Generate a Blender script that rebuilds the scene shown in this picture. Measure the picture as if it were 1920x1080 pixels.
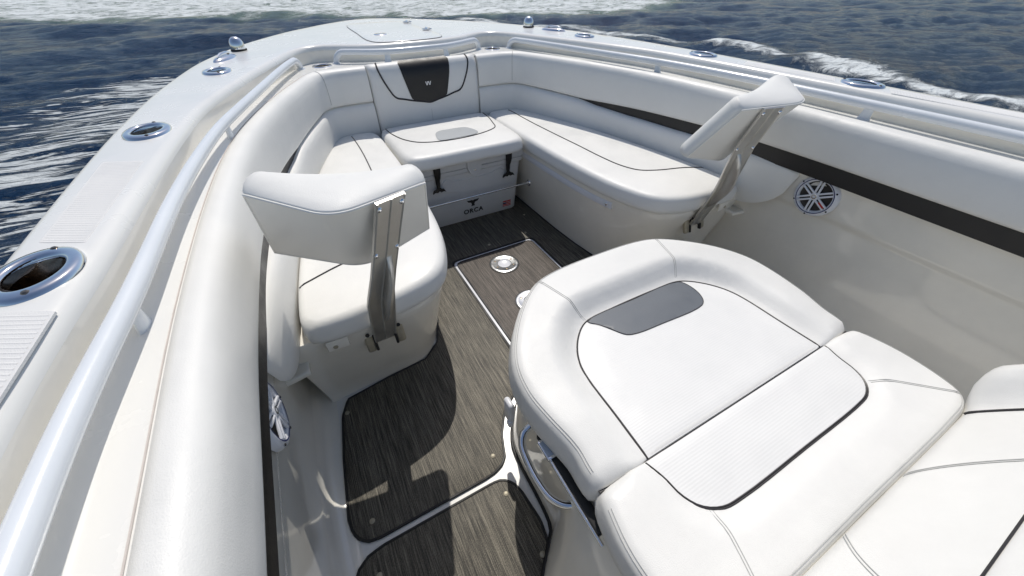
import bpy, math, random
import numpy as np
from mathutils import Vector, Matrix
from mathutils.geometry import delaunay_2d_cdt

for o in list(bpy.data.objects):
    bpy.data.objects.remove(o)
scene = bpy.context.scene
col = scene.collection
random.seed(7)
rng = np.random.default_rng(7)

# ------------------------------------------------------------------ camera
# boat frame: x to starboard, y towards the bow, z up, cockpit floor at z = 0
cam_data = bpy.data.cameras.new('camera')
cam = bpy.data.objects.new('camera', cam_data)
col.objects.link(cam)
right = Vector((0.87779, -0.47901, -0.00507))
up = Vector((0.32083, 0.57999, 0.74879))
fwd = Vector((0.35574, 0.65891, -0.66279))
cam.matrix_world = Matrix(((right.x, up.x, -fwd.x, -0.88), (right.y, up.y, -fwd.y, 0.0),
                           (right.z, up.z, -fwd.z, 1.5), (0, 0, 0, 1)))
cam_data.sensor_width = 36
cam_data.lens = 693 / 1920 * 36
cam_data.clip_start = 0.02
cam_data.clip_end = 6000
scene.camera = cam

# ------------------------------------------------------------------ light
SUN = Vector((0.22, 0.47, 0.855)).normalized()          # towards the sun
world = bpy.data.worlds.new('World')
scene.world = world
world.use_nodes = True
wn = world.node_tree.nodes
sky = wn.new('ShaderNodeTexSky')
sky.sky_type = 'NISHITA'
sky.sun_disc = False
sky.sun_elevation = math.asin(SUN.z)
sky.sun_rotation = math.atan2(SUN.x, SUN.y)
sky.air_density = 1.0
sky.dust_density = 1.2
sky.ozone_density = 1.0
wn['Background'].inputs['Strength'].default_value = 0.096
world.node_tree.links.new(sky.outputs[0], wn['Background'].inputs['Color'])
sd = bpy.data.lights.new('sun', 'SUN')
sd.energy = 2.95
sd.angle = math.radians(0.5)
sd.color = (1.0, 0.95, 0.87)
sun = bpy.data.objects.new('sun', sd)
col.objects.link(sun)
sun.rotation_euler = SUN.to_track_quat('Z', 'Y').to_euler()
sun.location = (3, 6, 12)
scene.cycles.max_bounces = 14
scene.cycles.diffuse_bounces = 9
scene.view_settings.view_transform = 'Standard'
scene.view_settings.look = 'None'
scene.view_settings.exposure = 0.05
scene.view_settings.gamma = 1.0
scene.view_settings.use_curve_mapping = False

# ------------------------------------------------------------------ materials
def material(name, color, rough=0.4, metal=0.0, bump=0.0, bscale=200.0, coat=0.0, spec=0.5,
             var=0.0, vscale=6.0, bstretch=None, sag=0.0):
    m = bpy.data.materials.new(name)
    m.use_nodes = True
    nt = m.node_tree
    b = nt.nodes['Principled BSDF']
    b.inputs['Base Color'].default_value = (*color, 1)
    b.inputs['Roughness'].default_value = rough
    b.inputs['Metallic'].default_value = metal
    b.inputs['Coat Weight'].default_value = coat
    b.inputs['Coat Roughness'].default_value = 0.06
    b.inputs['Specular IOR Level'].default_value = spec
    geo = nt.nodes.new('ShaderNodeNewGeometry')
    if var > 0:
        n = nt.nodes.new('ShaderNodeTexNoise')
        n.inputs['Scale'].default_value = vscale
        n.inputs['Detail'].default_value = 6
        n.inputs['Roughness'].default_value = 0.65
        nt.links.new(geo.outputs['Position'], n.inputs['Vector'])
        mr = nt.nodes.new('ShaderNodeMapRange')
        mr.inputs['From Min'].default_value = 0.3
        mr.inputs['From Max'].default_value = 0.7
        mr.inputs['To Min'].default_value = 1 - var
        mr.inputs['To Max'].default_value = 1 + var * 0.4
        nt.links.new(n.outputs['Fac'], mr.inputs['Value'])
        mul = nt.nodes.new('ShaderNodeVectorMath')
        mul.operation = 'SCALE'
        mul.inputs[0].default_value = color
        nt.links.new(mr.outputs[0], mul.inputs['Scale'])
        nt.links.new(mul.outputs[0], b.inputs['Base Color'])
        mr2 = nt.nodes.new('ShaderNodeMapRange')
        mr2.inputs['From Min'].default_value = 0.3
        mr2.inputs['From Max'].default_value = 0.7
        mr2.inputs['To Min'].default_value = rough * 0.75
        mr2.inputs['To Max'].default_value = rough * 1.3
        nt.links.new(n.outputs['Fac'], mr2.inputs['Value'])
        nt.links.new(mr2.outputs[0], b.inputs['Roughness'])
    if bump > 0 and sag > 0:
        n3 = nt.nodes.new('ShaderNodeTexNoise')
        n3.inputs['Scale'].default_value = 7
        n3.inputs['Detail'].default_value = 3
        n3.inputs['Distortion'].default_value = 0.3
        nt.links.new(geo.outputs['Position'], n3.inputs['Vector'])
        bs = nt.nodes.new('ShaderNodeBump')
        bs.inputs['Strength'].default_value = 1.0
        bs.inputs['Distance'].default_value = sag
        nt.links.new(n3.outputs['Fac'], bs.inputs['Height'])
    if bump > 0:
        n2 = nt.nodes.new('ShaderNodeTexNoise')
        n2.inputs['Scale'].default_value = bscale
        n2.inputs['Detail'].default_value = 3
        vec = geo.outputs['Position']
        if bstretch:
            mp = nt.nodes.new('ShaderNodeMapping')
            mp.inputs['Scale'].default_value = bstretch
            nt.links.new(vec, mp.inputs['Vector'])
            vec = mp.outputs[0]
        nt.links.new(vec, n2.inputs['Vector'])
        bp = nt.nodes.new('ShaderNodeBump')
        bp.inputs['Strength'].default_value = bump
        bp.inputs['Distance'].default_value = 0.002
        nt.links.new(n2.outputs['Fac'], bp.inputs['Height'])
        if sag > 0:
            nt.links.new(bs.outputs[0], bp.inputs['Normal'])
        nt.links.new(bp.outputs[0], b.inputs['Normal'])
    return m


GEL = material('white_gelcoat', (0.82, 0.81, 0.775), 0.25, coat=0.3, bump=0.04, bscale=9, var=0.025, vscale=3)
LINER = material('cream_gelcoat', (0.86, 0.828, 0.75), 0.12, coat=0.6, bump=0.06, bscale=5, var=0.05, vscale=6)
VINYL = material('white_vinyl', (0.79, 0.782, 0.75), 0.47, bump=0.25, bscale=420, var=0.04, vscale=5, sag=0.0032)
VBACK = material('white_vinyl_backing', (0.79, 0.775, 0.735), 0.5, bump=0.2, bscale=420, var=0.03, vscale=5, sag=0.002)
BLACKV = material('black_vinyl', (0.013, 0.012, 0.012), 0.42, bump=0.3, bscale=420, var=0.15, vscale=12)
GREYV = material('grey_vinyl', (0.115, 0.13, 0.15), 0.45, bump=0.3, bscale=500, var=0.08, vscale=10)
GREYL = material('light_grey_vinyl', (0.40, 0.42, 0.43), 0.5, bump=0.2, bscale=500, var=0.05)
PIPE = material('dark_piping', (0.03, 0.027, 0.028), 0.45, var=0.1)
STITCH = material('grey_thread', (0.50, 0.50, 0.48), 0.8, var=0.1, vscale=60)
CHROME = material('chrome', (0.83, 0.84, 0.86), 0.07, metal=1.0, var=0.05, vscale=30)
SATIN = material('satin_steel', (0.62, 0.63, 0.64), 0.2, metal=0.95, var=0.08, vscale=30)
WELL = material('steel_dark_reflection', (0.34, 0.26, 0.19), 0.2, metal=1.0, var=0.3, vscale=40)  # brown base colour paints in the dark reflections inside the chrome wells
ALU = material('brushed_aluminium', (0.60, 0.59, 0.56), 0.36, metal=0.85, bump=0.15, bscale=60,
               bstretch=(12, 1, 1), var=0.12, vscale=9)
RAILM = material('white_powder_coat', (0.77, 0.80, 0.83), 0.22, coat=0.3, bump=0.06, bscale=300, var=0.03)
COOLM = material('white_cooler_plastic', (0.70, 0.71, 0.72), 0.42, bump=0.25, bscale=260, var=0.04, vscale=8)
RUBBER = material('black_rubber', (0.012, 0.012, 0.012), 0.55, var=0.1)
PLASTIC = material('white_plastic', (0.74, 0.75, 0.79), 0.3, var=0.03)
CONE = material('speaker_cone', (0.035, 0.03, 0.027), 0.5, var=0.3, vscale=60)
BLACKP = material('black_print', (0.02, 0.02, 0.02), 0.5, var=0.05)
RED = material('red_print', (0.55, 0.05, 0.04), 0.5, var=0.05)
REDB = material('red_badge', (0.5, 0.04, 0.03), 0.35, var=0.05)
BLUE = material('navy_print', (0.02, 0.03, 0.12), 0.5, var=0.05)
WHITEP = material('white_print', (0.75, 0.75, 0.75), 0.5, var=0.02)
BADGE = material('blue_badge', (0.36, 0.42, 0.50), 0.25, var=0.1)
TAN = material('tan_hinge_metal', (0.42, 0.38, 0.29), 0.4, metal=0.4, var=0.25, vscale=25)
WELT = material('tan_welt', (0.64, 0.58, 0.53), 0.6, var=0.1, vscale=30)
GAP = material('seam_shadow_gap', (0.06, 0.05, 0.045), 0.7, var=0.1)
SEAL = material('hatch_gasket', (0.20, 0.20, 0.20), 0.5, var=0.2, vscale=20)


def weave_material():
    """ribbed upholstery cloth: rows across the boat plus fine grain"""
    m = material('woven_insert_vinyl', (0.79, 0.785, 0.765), 0.5, var=0.03, vscale=7)
    nt = m.node_tree
    b = nt.nodes['Principled BSDF']
    geo = nt.nodes.new('ShaderNodeNewGeometry')
    w = nt.nodes.new('ShaderNodeTexWave')
    w.bands_direction = 'Y'
    w.inputs['Scale'].default_value = 42
    w.inputs['Distortion'].default_value = 0.7
    w.inputs['Detail'].default_value = 2
    nt.links.new(geo.outputs['Position'], w.inputs['Vector'])
    bp = nt.nodes.new('ShaderNodeBump')
    bp.inputs['Strength'].default_value = 0.15
    bp.inputs['Distance'].default_value = 0.001
    nt.links.new(w.outputs['Fac'], bp.inputs['Height'])
    nt.links.new(bp.outputs[0], b.inputs['Normal'])
    return m


INSERT = weave_material()


def mat_material(name, dark, light, tint):
    m = bpy.data.materials.new(name)
    m.use_nodes = True
    nt = m.node_tree
    b = nt.nodes['Principled BSDF']
    geo = nt.nodes.new('ShaderNodeNewGeometry')

    def noise(sc, detail=4):
        mp = nt.nodes.new('ShaderNodeMapping')
        mp.inputs['Scale'].default_value = sc
        nt.links.new(geo.outputs['Position'], mp.inputs['Vector'])
        n = nt.nodes.new('ShaderNodeTexNoise')
        n.inputs['Scale'].default_value = 1
        n.inputs['Detail'].default_value = detail
        n.inputs['Roughness'].default_value = 0.7
        nt.links.new(mp.outputs[0], n.inputs['Vector'])
        return n.outputs['Fac']
    f1 = noise((480, 8, 1), 3)
    f2 = noise((120, 1.6, 1), 3)
    f3 = noise((420, 260, 1), 2)
    mix = nt.nodes.new('ShaderNodeMath'); mix.operation = 'MULTIPLY_ADD'
    nt.links.new(f1, mix.inputs[0]); mix.inputs[1].default_value = 0.58
    m2 = nt.nodes.new('ShaderNodeMath'); m2.operation = 'MULTIPLY_ADD'
    nt.links.new(f2, m2.inputs[0]); m2.inputs[1].default_value = 0.28
    m3 = nt.nodes.new('ShaderNodeMath'); m3.operation = 'MULTIPLY'
    nt.links.new(f3, m3.inputs[0]); m3.inputs[1].default_value = 0.36
    nt.links.new(m3.outputs[0], m2.inputs[2])
    nt.links.new(m2.outputs[0], mix.inputs[2])
    cr = nt.nodes.new('ShaderNodeValToRGB')
    cr.color_ramp.elements[0].position = 0.44
    cr.color_ramp.elements[0].color = (*dark, 1)
    cr.color_ramp.elements[1].position = 0.72
    cr.color_ramp.elements[1].color = (*light, 1)
    e = cr.color_ramp.elements.new(0.57); e.color = (*tint, 1)
    nt.links.new(mix.outputs[0], cr.inputs[0])
    nt.links.new(cr.outputs[0], b.inputs['Base Color'])
    b.inputs['Roughness'].default_value = 0.55
    b.inputs['Specular IOR Level'].default_value = 0.3
    bp = nt.nodes.new('ShaderNodeBump')
    bp.inputs['Strength'].default_value = 0.5
    bp.inputs['Distance'].default_value = 0.0015
    nt.links.new(mix.outputs[0], bp.inputs['Height'])
    nt.links.new(bp.outputs[0], b.inputs['Normal'])
    return m


MAT = mat_material('woven_floor_mat', (0.006, 0.0055, 0.005), (0.24, 0.217, 0.17), (0.044, 0.040, 0.032))
MATH = mat_material('woven_hatch_mat', (0.007, 0.006, 0.0055), (0.20, 0.17, 0.145), (0.048, 0.040, 0.034))

# ------------------------------------------------------------------ helpers
def tag(o, label=None, cat=None, group=None, kind=None):
    if label: o['label'] = label
    if cat: o['category'] = cat
    if group: o['group'] = group
    if kind: o['kind'] = kind
    return o


def obj(name, verts, faces, mat, parent=None, smooth=True, sharp=40):
    me = bpy.data.meshes.new(name)
    me.from_pydata([tuple(map(float, v)) for v in verts], [], faces)
    me.materials.append(mat)
    me.update()
    if smooth:
        for p in me.polygons:
            p.use_smooth = True
        if sharp:
            me.set_sharp_from_angle(angle=math.radians(sharp))
    o = bpy.data.objects.new(name, me)
    col.objects.link(o)
    if parent:
        o.parent = parent
        o.matrix_parent_inverse = parent.matrix_world.inverted()
    return o


def thing(name, label, cat, loc=(0, 0, 0), group=None):
    o = bpy.data.objects.new(name, None)
    o.empty_display_size = 0.05
    col.objects.link(o)
    o.matrix_world = Matrix.Translation(loc)
    o.location = loc
    bpy.context.view_layer.update()
    return tag(o, label, cat, group)


class MB:
    def __init__(s):
        s.v, s.f = [], []

    def add(s, v, f):
        n = len(s.v)
        s.v += [tuple(map(float, p)) for p in v]
        s.f += [tuple(i + n for i in q) for q in f]
        return s

    def build(s, name, mat, parent=None, smooth=True, sharp=40):
        return obj(name, s.v, s.f, mat, parent, smooth, sharp)


def grid(rows, close_u=False, close_v=False):
    """rows of equal length -> verts, quads"""
    n, m = len(rows), len(rows[0])
    v = [p for r in rows for p in r]
    f = []
    for i in range(n if close_u else n - 1):
        for j in range(m if close_v else m - 1):
            a, b = i, (i + 1) % n
            c, d = j, (j + 1) % m
            f.append((a * m + c, a * m + d, b * m + d, b * m + c))
    return v, f


def crom(pts, n=8, closed=False):
    """Catmull-Rom through points of any dimension"""
    P = [np.array(p, float) for p in pts]
    out = []
    N = len(P)
    segs = N if closed else N - 1
    for i in range(segs):
        if closed:
            p0, p1, p2, p3 = P[(i - 1) % N], P[i], P[(i + 1) % N], P[(i + 2) % N]
        else:
            p1, p2 = P[i], P[i + 1]
            p0 = P[i - 1] if i > 0 else 2 * p1 - p2
            p3 = P[i + 2] if i + 2 < N else 2 * p2 - p1
        # centripetal parametrisation keeps tight corners free of loops
        d1 = max(np.linalg.norm(p1 - p0), 1e-6) ** .5
        d2 = max(np.linalg.norm(p2 - p1), 1e-6) ** .5
        d3 = max(np.linalg.norm(p3 - p2), 1e-6) ** .5
        m1 = (p2 - p1) - d2 * ((p2 - p0) / (d1 + d2) - (p1 - p0) / d1)
        m1 = d2 * ((p1 - p0) / d1 - (p2 - p0) / (d1 + d2) + (p2 - p1) / d2)
        m2 = d2 * ((p2 - p1) / d2 - (p3 - p1) / (d2 + d3) + (p3 - p2) / d3)
        for k in range(n):
            t = k / n
            out.append((2 * t**3 - 3 * t**2 + 1) * p1 + (t**3 - 2 * t**2 + t) * m1
                       + (-2 * t**3 + 3 * t**2) * p2 + (t**3 - t**2) * m2)
    if not closed:
        out.append(P[-1])
    return out


def resample(pts, step, closed=False):
    P = np.array(pts, float)
    if closed:
        P = np.vstack([P, P[:1]])
    L = np.r_[0, np.cumsum(np.linalg.norm(np.diff(P, axis=0), axis=1))]
    n = max(4, int(round(L[-1] / step)))
    s = np.linspace(0, L[-1], n + 1)
    if closed:
        s = s[:-1]
    return np.stack([np.interp(s, L, P[:, k]) for k in range(P.shape[1])], 1)


def tube(path, r, seg=12, caps=True, closed=False):
    P = np.array(path, float)
    n = len(P)
    if closed:
        T = np.roll(P, -1, 0) - np.roll(P, 1, 0)
    else:
        T = np.gradient(P, axis=0)
    T /= np.maximum(np.linalg.norm(T, axis=1, keepdims=True), 1e-9)
    rr = r if hasattr(r, '__len__') else [r] * n
    up0 = np.array([0, 0, 1.0]) if abs(T[0][2]) < 0.9 else np.array([1.0, 0, 0])
    N = np.cross(T[0], up0); N /= np.linalg.norm(N)
    rows = []
    for i in range(n):
        N = N - T[i] * (N @ T[i]); N /= max(np.linalg.norm(N), 1e-9)
        B = np.cross(T[i], N)
        rows.append([P[i] + rr[i] * (math.cos(a) * N + math.sin(a) * B)
                     for a in np.linspace(0, 2 * math.pi, seg, endpoint=False)])
    v, f = grid(rows, close_u=closed, close_v=True)
    if caps and not closed:
        f.append(tuple(range(seg))[::-1])
        f.append(tuple((n - 1) * seg + k for k in range(seg)))
    return v, f


def lathe(profile, seg=28, sx=1.0, sy=1.0, center=(0, 0, 0)):
    rows = []
    for (r, z) in profile:
        rows.append([(center[0] + r * sx * math.cos(a), center[1] + r * sy * math.sin(a), center[2] + z)
                     for a in np.linspace(0, 2 * math.pi, seg, endpoint=False)])
    return grid(rows, close_v=True)


def box(c, s, bevel=0.0, M=None):
    """bevelled box of centre c, size s (chamfered along all edges)"""
    hx, hy, hz = [k / 2 for k in s]
    b = min(bevel, hx * .9, hy * .9, hz * .9)
    if b <= 0:
        v = [(x, y, z) for x in (-hx, hx) for y in (-hy, hy) for z in (-hz, hz)]
        f = [(0, 1, 3, 2), (4, 6, 7, 5), (0, 4, 5, 1), (2, 3, 7, 6), (0, 2, 6, 4), (1, 5, 7, 3)]
    else:
        rows = []
        for z, ins in ((-hz, b), (-hz + b * .3, b * .3), (-hz + b, 0), (hz - b, 0), (hz - b * .3, b * .3), (hz, b)):
            ring = []
            ax, ay = hx - ins, hy - ins
            rb = max(b - ins * .0, 1e-4)
            rb = min(rb, ax * .99, ay * .99)
            for cx, cy, a0 in ((1, 1, 0), (-1, 1, 90), (-1, -1, 180), (1, -1, 270)):
                for a in (0, 45, 90):
                    t = math.radians(a0 + a)
                    ring.append((cx * (ax - rb) + rb * math.cos(t), cy * (ay - rb) + rb * math.sin(t), z))
            rows.append(ring)
        v, f = grid(rows, close_v=True)
        m = len(rows[0])
        f.append(tuple(range(m))[::-1])
        f.append(tuple((len(rows) - 1) * m + k for k in range(m)))
    out = []
    for p in v:
        q = Vector(p)
        if M is not None:
            q = M @ q
        out.append((q.x + c[0], q.y + c[1], q.z + c[2]))
    return out, f


def seg_dist(P, poly, closed=True):
    """distance of points P (n,2) from a polyline"""
    A = np.array(poly, float)[:, :2]
    B = np.roll(A, -1, 0) if closed else A[1:]
    if not closed:
        A = A[:-1]
    d = np.full(len(P), 1e9)
    for a, b in zip(A, B):
        ab = b - a
        t = np.clip(((P - a) @ ab) / max(ab @ ab, 1e-12), 0, 1)
        d = np.minimum(d, np.linalg.norm(P - a - t[:, None] * ab, axis=1))
    return d


def inside(P, poly):
    A = np.array(poly, float)[:, :2]
    x, y = P[:, 0], P[:, 1]
    c = np.zeros(len(P), bool)
    j = len(A) - 1
    for i in range(len(A)):
        xi, yi, xj, yj = *A[i], *A[j]
        hit = ((yi > y) != (yj > y))
        xx = (xj - xi) * (y - yi) / (yj - yi if yj != yi else 1e-12) + xi
        c ^= hit & (x < xx)
        j = i
    return c


def roll(d, r):
    k = np.clip(1 - d / r, 0, 1)
    return r * (1 - np.sqrt(np.maximum(1 - k * k, 0)))


def pad(outline, top, zbot, r, step=0.03, holes=(), side=True, bulge=0.0, bottom_r=0.0, rollf=None):
    """Plate or cushion of any plan outline (counter-clockwise): a rounded top edge of radius r,
    the height top(x, y, d), d = distance from the edge, and walls down to zbot. Returns verts, faces."""
    out = resample(outline, min(step, max(r, .012)), closed=True)
    area = 0.5 * np.sum(out[:, 0] * np.roll(out[:, 1], -1) - np.roll(out[:, 0], -1) * out[:, 1])
    if area < 0:
        out = out[::-1]
    n = len(out)
    T = np.roll(out, -1, 0) - np.roll(out, 1, 0)
    T /= np.maximum(np.linalg.norm(T, axis=1, keepdims=True), 1e-9)
    Nn = np.stack([-T[:, 1], T[:, 0]], 1)
    pts = [out]
    for q in (0.035, 0.14, 0.32, 0.58, 1.0):
        p = out + Nn * r * q
        ok = (seg_dist(p, out) > r * q * 0.93) & inside(p, out)
        pts.append(p[ok])
    lo, hi = out.min(0), out.max(0)
    gx, gy = np.meshgrid(np.arange(lo[0], hi[0], step), np.arange(lo[1], hi[1], step))
    g = np.stack([gx.ravel(), gy.ravel()], 1) + rng.uniform(-.08, .08, (gx.size, 2)) * step
    g = g[inside(g, out)]
    g = g[seg_dist(g, out) > r + step * .4]
    for h in holes:
        g = g[~inside(g, h)]
        g = g[seg_dist(g, h) > step * .3]
    pts.append(g)
    allp = np.vstack(pts)
    if holes:
        keep = np.ones(len(allp), bool)
        keep[n:] = True
        for h in holes:
            keep[n:] &= ~inside(allp[n:], h)
        allp = allp[keep]
    edges = [(i, (i + 1) % n) for i in range(n)]
    base = len(allp)
    hv = []
    for h in holes:
        h = np.array(h, float)
        s = base + len(hv)
        hv += list(h)
        edges += [(s + i, s + (i + 1) % len(h)) for i in range(len(h))]
    if hv:
        allp = np.vstack([allp, np.array(hv)])
    V, E, F, ov, oe, of = delaunay_2d_cdt([Vector(p) for p in allp], edges, [], 0, 1e-6, True)
    P = np.array([(p.x, p.y) for p in V])
    tri = np.array([list(t) for t in F])
    cen = P[tri].mean(1)
    ok = inside(cen, out)
    for h in holes:
        ok &= ~inside(cen, h)
    tri = tri[ok]
    # orientation up
    a, b, c = P[tri[:, 0]], P[tri[:, 1]], P[tri[:, 2]]
    cr = (b[:, 0] - a[:, 0]) * (c[:, 1] - a[:, 1]) - (b[:, 1] - a[:, 1]) * (c[:, 0] - a[:, 0])
    tri[cr < 0] = tri[cr < 0][:, ::-1]
    tri = tri[np.abs(cr) > 1e-12]
    d = seg_dist(P, out)
    z = top(P[:, 0], P[:, 1], d) - (roll(d, r) if rollf is None else rollf(P, d))
    verts = [(P[i, 0], P[i, 1], z[i]) for i in range(len(P))]
    faces = [tuple(int(k) for k in t) for t in tri]
    if side:
        # boundary vertices of the result by nearest match
        idx = [int(np.argmin(np.sum((P - q) ** 2, 1))) for q in out]
        prev = idx
        zt = np.array([z[i] for i in idx])
        levels = [(0.35, bulge), (0.7, bulge), (1.0, 0.0)] if not bottom_r else \
                 [(0.3, bulge), (0.6, bulge), (0.85, bulge - bottom_r * .25), (1.0, -bottom_r)]
        for fr, bl in levels:
            cur = []
            for i in range(n):
                q = out[i] - Nn[i] * bl
                cur.append(len(verts))
                verts.append((q[0], q[1], zt[i] + (zbot - zt[i]) * fr))
            for i in range(n):
                j = (i + 1) % n
                faces.append((prev[j], prev[i], cur[i], cur[j]))
            prev = cur
    return verts, faces


def ellipse(cx, cy, rx, ry, n=28):
    return [(cx + rx * math.cos(a), cy + ry * math.sin(a)) for a in np.linspace(0, 2 * math.pi, n, endpoint=False)]


def flat(z):
    return lambda x, y, d: np.full(len(x), z)


def smooth01(t):
    t = np.clip(t, 0, 1)
    return t * t * (3 - 2 * t)


def mirror(half):
    """half: points from the aft end to the centre (x=0) on starboard -> full port->starboard list"""
    port = [(-x, y) for x, y in half]
    stb = [p for p in half[::-1] if abs(p[0]) > 1e-6]
    return port + stb

# ------------------------------------------------------------------ plan curves of the boat
O_half = [(1.475, -1.7), (1.48, -.5), (1.48, .5), (1.48, 1.0), (1.475, 1.4), (1.46, 1.8), (1.42, 2.3), (1.36, 2.7),
          (1.305, 2.97), (1.228, 3.22), (1.13, 3.48), (1.0, 3.74), (.75, 4.12), (.60, 4.29), (.43, 4.47),
          (.25, 4.62), (.1, 4.70), (0, 4.72)]
I_half = [(1.315, -1.7), (1.315, .3), (1.315, .6), (1.305, .9), (1.285, 1.25), (1.25, 1.65), (1.20, 2.0), (1.06, 2.45),
          (.905, 2.86), (.805, 3.09), (.75, 3.18), (.685, 3.24), (.60, 3.25), (.50, 3.205), (.38, 3.135),
          (.22, 3.09), (0, 3.08)]
L_half = [(1.225, -1.7), (1.225, .3), (1.225, .8), (1.20, 1.33), (1.165, 1.67), (1.115, 1.95), (1.015, 2.29),
          (.905, 2.58), (.84, 2.73), (.785, 2.845), (.725, 2.915), (.64, 2.95), (.52, 2.96), (.40, 2.96), (.2, 2.96), (0, 2.96)]


def portwide(pts, k):
    return [(x - k * float(smooth01(np.array((1.05 - y) / .6))) if x < 0 else x, y) for x, y in pts]


O_full = crom(mirror(O_half), 6)
I_full = crom(portwide(mirror(I_half), .022), 6)
L_full = crom(mirror(L_half), 6)
DECK, LEDGE = 1.075, 0.977

boat = thing('boat', 'white open bow boat seen from inside its forward cockpit', 'boat', (0, 0, 0))

# rod holders, cups
ROD = [(1.395, .875), (1.345, 1.71), (1.182, 2.655)]
rods = [(s * x, y) for x, y in ROD for s in (-1, 1)]
CUPS = [(-.638, 3.115), (.638, 3.115)]

deck_out = [tuple(p) for p in O_full] + [tuple(p) for p in I_full[::-1]]
v, f = pad(deck_out, flat(DECK), DECK - .06, .030, step=.06, holes=[ellipse(x, y, .045, .060) for x, y in rods], side=False)
obj('deck', v, f, GEL, boat)
# outer hull skin under the deck edge
O_s = resample(O_full, .08)
rows = []
for z, k in ((DECK - .030, 1.0), (DECK - .06, 1.003), (DECK - .11, 1.0), (.9, .985), (.5, .94), (0.0, .88), (-.35, .82), (-.9, .72)):
    rows.append([(p[0] * k, p[1] if z > 1 else -1.7 + (p[1] + 1.7) * (1 - (1 - k) * .55), z) for p in O_s])
v, f = grid(rows)
obj('hull', v, f, GEL, boat)
# rub rail along the hull
v, f = tube([(p[0] * 1.004, p[1] * 1.001, DECK - .10) for p in O_s], .016, 8)
obj('rub_rail', v, f, PLASTIC, boat)
# wall of the recess inside the deck edge
I_s = resample(I_full, .05)
rows = [[(p[0], p[1], z) for p in I_s] for z in (DECK - .030, DECK - .06, .985, .960)]
v, f = grid(rows)
obj('coaming_wall', v, f, LINER, boat)
led_out = [tuple(p) for p in I_full]
# ledge reaches 40 mm under the bolsters
L_arr = resample(L_full, .05)
T = np.gradient(L_arr, axis=0); T /= np.linalg.norm(T, axis=1, keepdims=True)
L_in = L_arr + np.stack([T[:, 1], -T[:, 0]], 1) * .035
v, f = pad([tuple(p) for p in I_full] + [tuple(p) for p in L_in[::-1]], lambda x, y, d: np.full(len(x), LEDGE), LEDGE - .02, .002,
           step=.05, holes=[ellipse(x, y, .050, .050) for x, y in CUPS], side=False)
obj('coaming_ledge', v, f, GEL, boat)
# cockpit floor
v, f = pad([(-1.3, -1.7), (1.3, -1.7), (1.3, 1.5), (.9, 2.9), (-.9, 2.9), (-1.3, 1.5)], flat(0.0), -.02, .004, step=.12, side=False)
obj('floor', v, f, GEL, boat)


def normals_in(arr, side):
    """unit vectors pointing inboard along a path listed aft -> bow"""
    T = np.gradient(arr, axis=0)
    T /= np.linalg.norm(T, axis=1, keepdims=True)
    N = np.stack([-T[:, 1], T[:, 0]], 1)
    return N if side > 0 else -N


def side_path(side, y0=-1.7, end=13):
    h = [(x * side, y) for x, y in L_half[:end + 1]]
    return resample(crom(h, 8), .025)


# ---- inner liner (cockpit side walls)
for side in (-1, 1):
    P = side_path(side, end=8)
    N = normals_in(P, side)
    prof = [(.045, .80), (.034, .74), (.030, .66), (.024, .575), (.020, .555), (.006, .540), (.004, .525), (.000, .45), (-.010, .25),
            (-.016, .10), (-.012, .05), (.002, .018), (.028, .003), (.06, .001)]
    rows = [[(p[0] + nn[0] * d, p[1] + nn[1] * d, z) for p, nn in zip(P, N)] for d, z in prof]
    v, f = grid(rows)
    obj('side_liner', v, f, LINER, boat, sharp=60)

# ---- anchor locker hatch on the bow deck
h_half = [(.20, 3.135), (.262, 3.21), (.272, 3.70), (.25, 4.22), (.20, 4.30), (0, 4.315)]
hatch = crom([(-x, y) for x, y in h_half[:-1]] + [(0, 4.315)] + h_half[:-1][::-1], 4, closed=True)
v, f = pad(hatch, flat(DECK + .0055), DECK - .004, .004, step=.08)
hp = obj('anchor_locker_hatch', v, f, GEL, boat)
v, f = tube([(p[0], p[1], DECK + .001) for p in resample(hatch, .03, True)], .0035, 6, closed=True)
obj('gasket', v, f, SEAL, hp)
v, f = lathe([(0, .006), (.018, .006), (.024, .004), (.045, .004), (.05, .0)], 24, center=(-.13, 3.50, DECK + .0055))
obj('latch', v, f, CHROME, hp)
for y in (3.55, 4.1):
    m = MB()
    m.add(*box((.262, y, DECK + .012), (.07, .05, .012), .004))
    m.add(*tube([(.262, y - .03, DECK + .018), (.262, y + .03, DECK + .018)], .006, 8))
    m.build('hinge', CHROME, hp)

# ---- non-skid pads moulded in the side deck
def nonskid(side, y0, y1, x0, x1):
    m = MB()
    m.add(*pad([(side * x0, y0), (side * x1, y0 + .045), (side * (x1 - .012), y1 + .045), (side * (x0 - .03), y1)], flat(DECK + .0008), DECK - .004, .0005, step=.06))
    n = int((y1 - y0) / .0105)
    for k in range(1, n):
        y = y0 + (y1 - y0) * k / n
        t = k / n
        xa, xb = side * (x0 - .03 * t + .005), side * (x1 - .012 * t - .005)
        m.add([(xa, y - .003, DECK + .0007), (xb, y + .038, DECK + .0007), (xb, y + .041, DECK + .0014), (xa, y, DECK + .0014),
               (xb, y + .044, DECK + .0007), (xa, y + .003, DECK + .0007)], [(0, 1, 2, 3), (3, 2, 4, 5)])
    m.build('nonskid_pad', NONSKID, boat, smooth=False)


NONSKID = material('nonskid_gelcoat', (0.77, 0.76, 0.74), 0.45, bump=0.3, bscale=500, var=0.03)
for side in (-1, 1):
    nonskid(side, .965, 1.42, 1.345, 1.428)
    nonskid(side, .22, .735, 1.362, 1.435)

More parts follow.
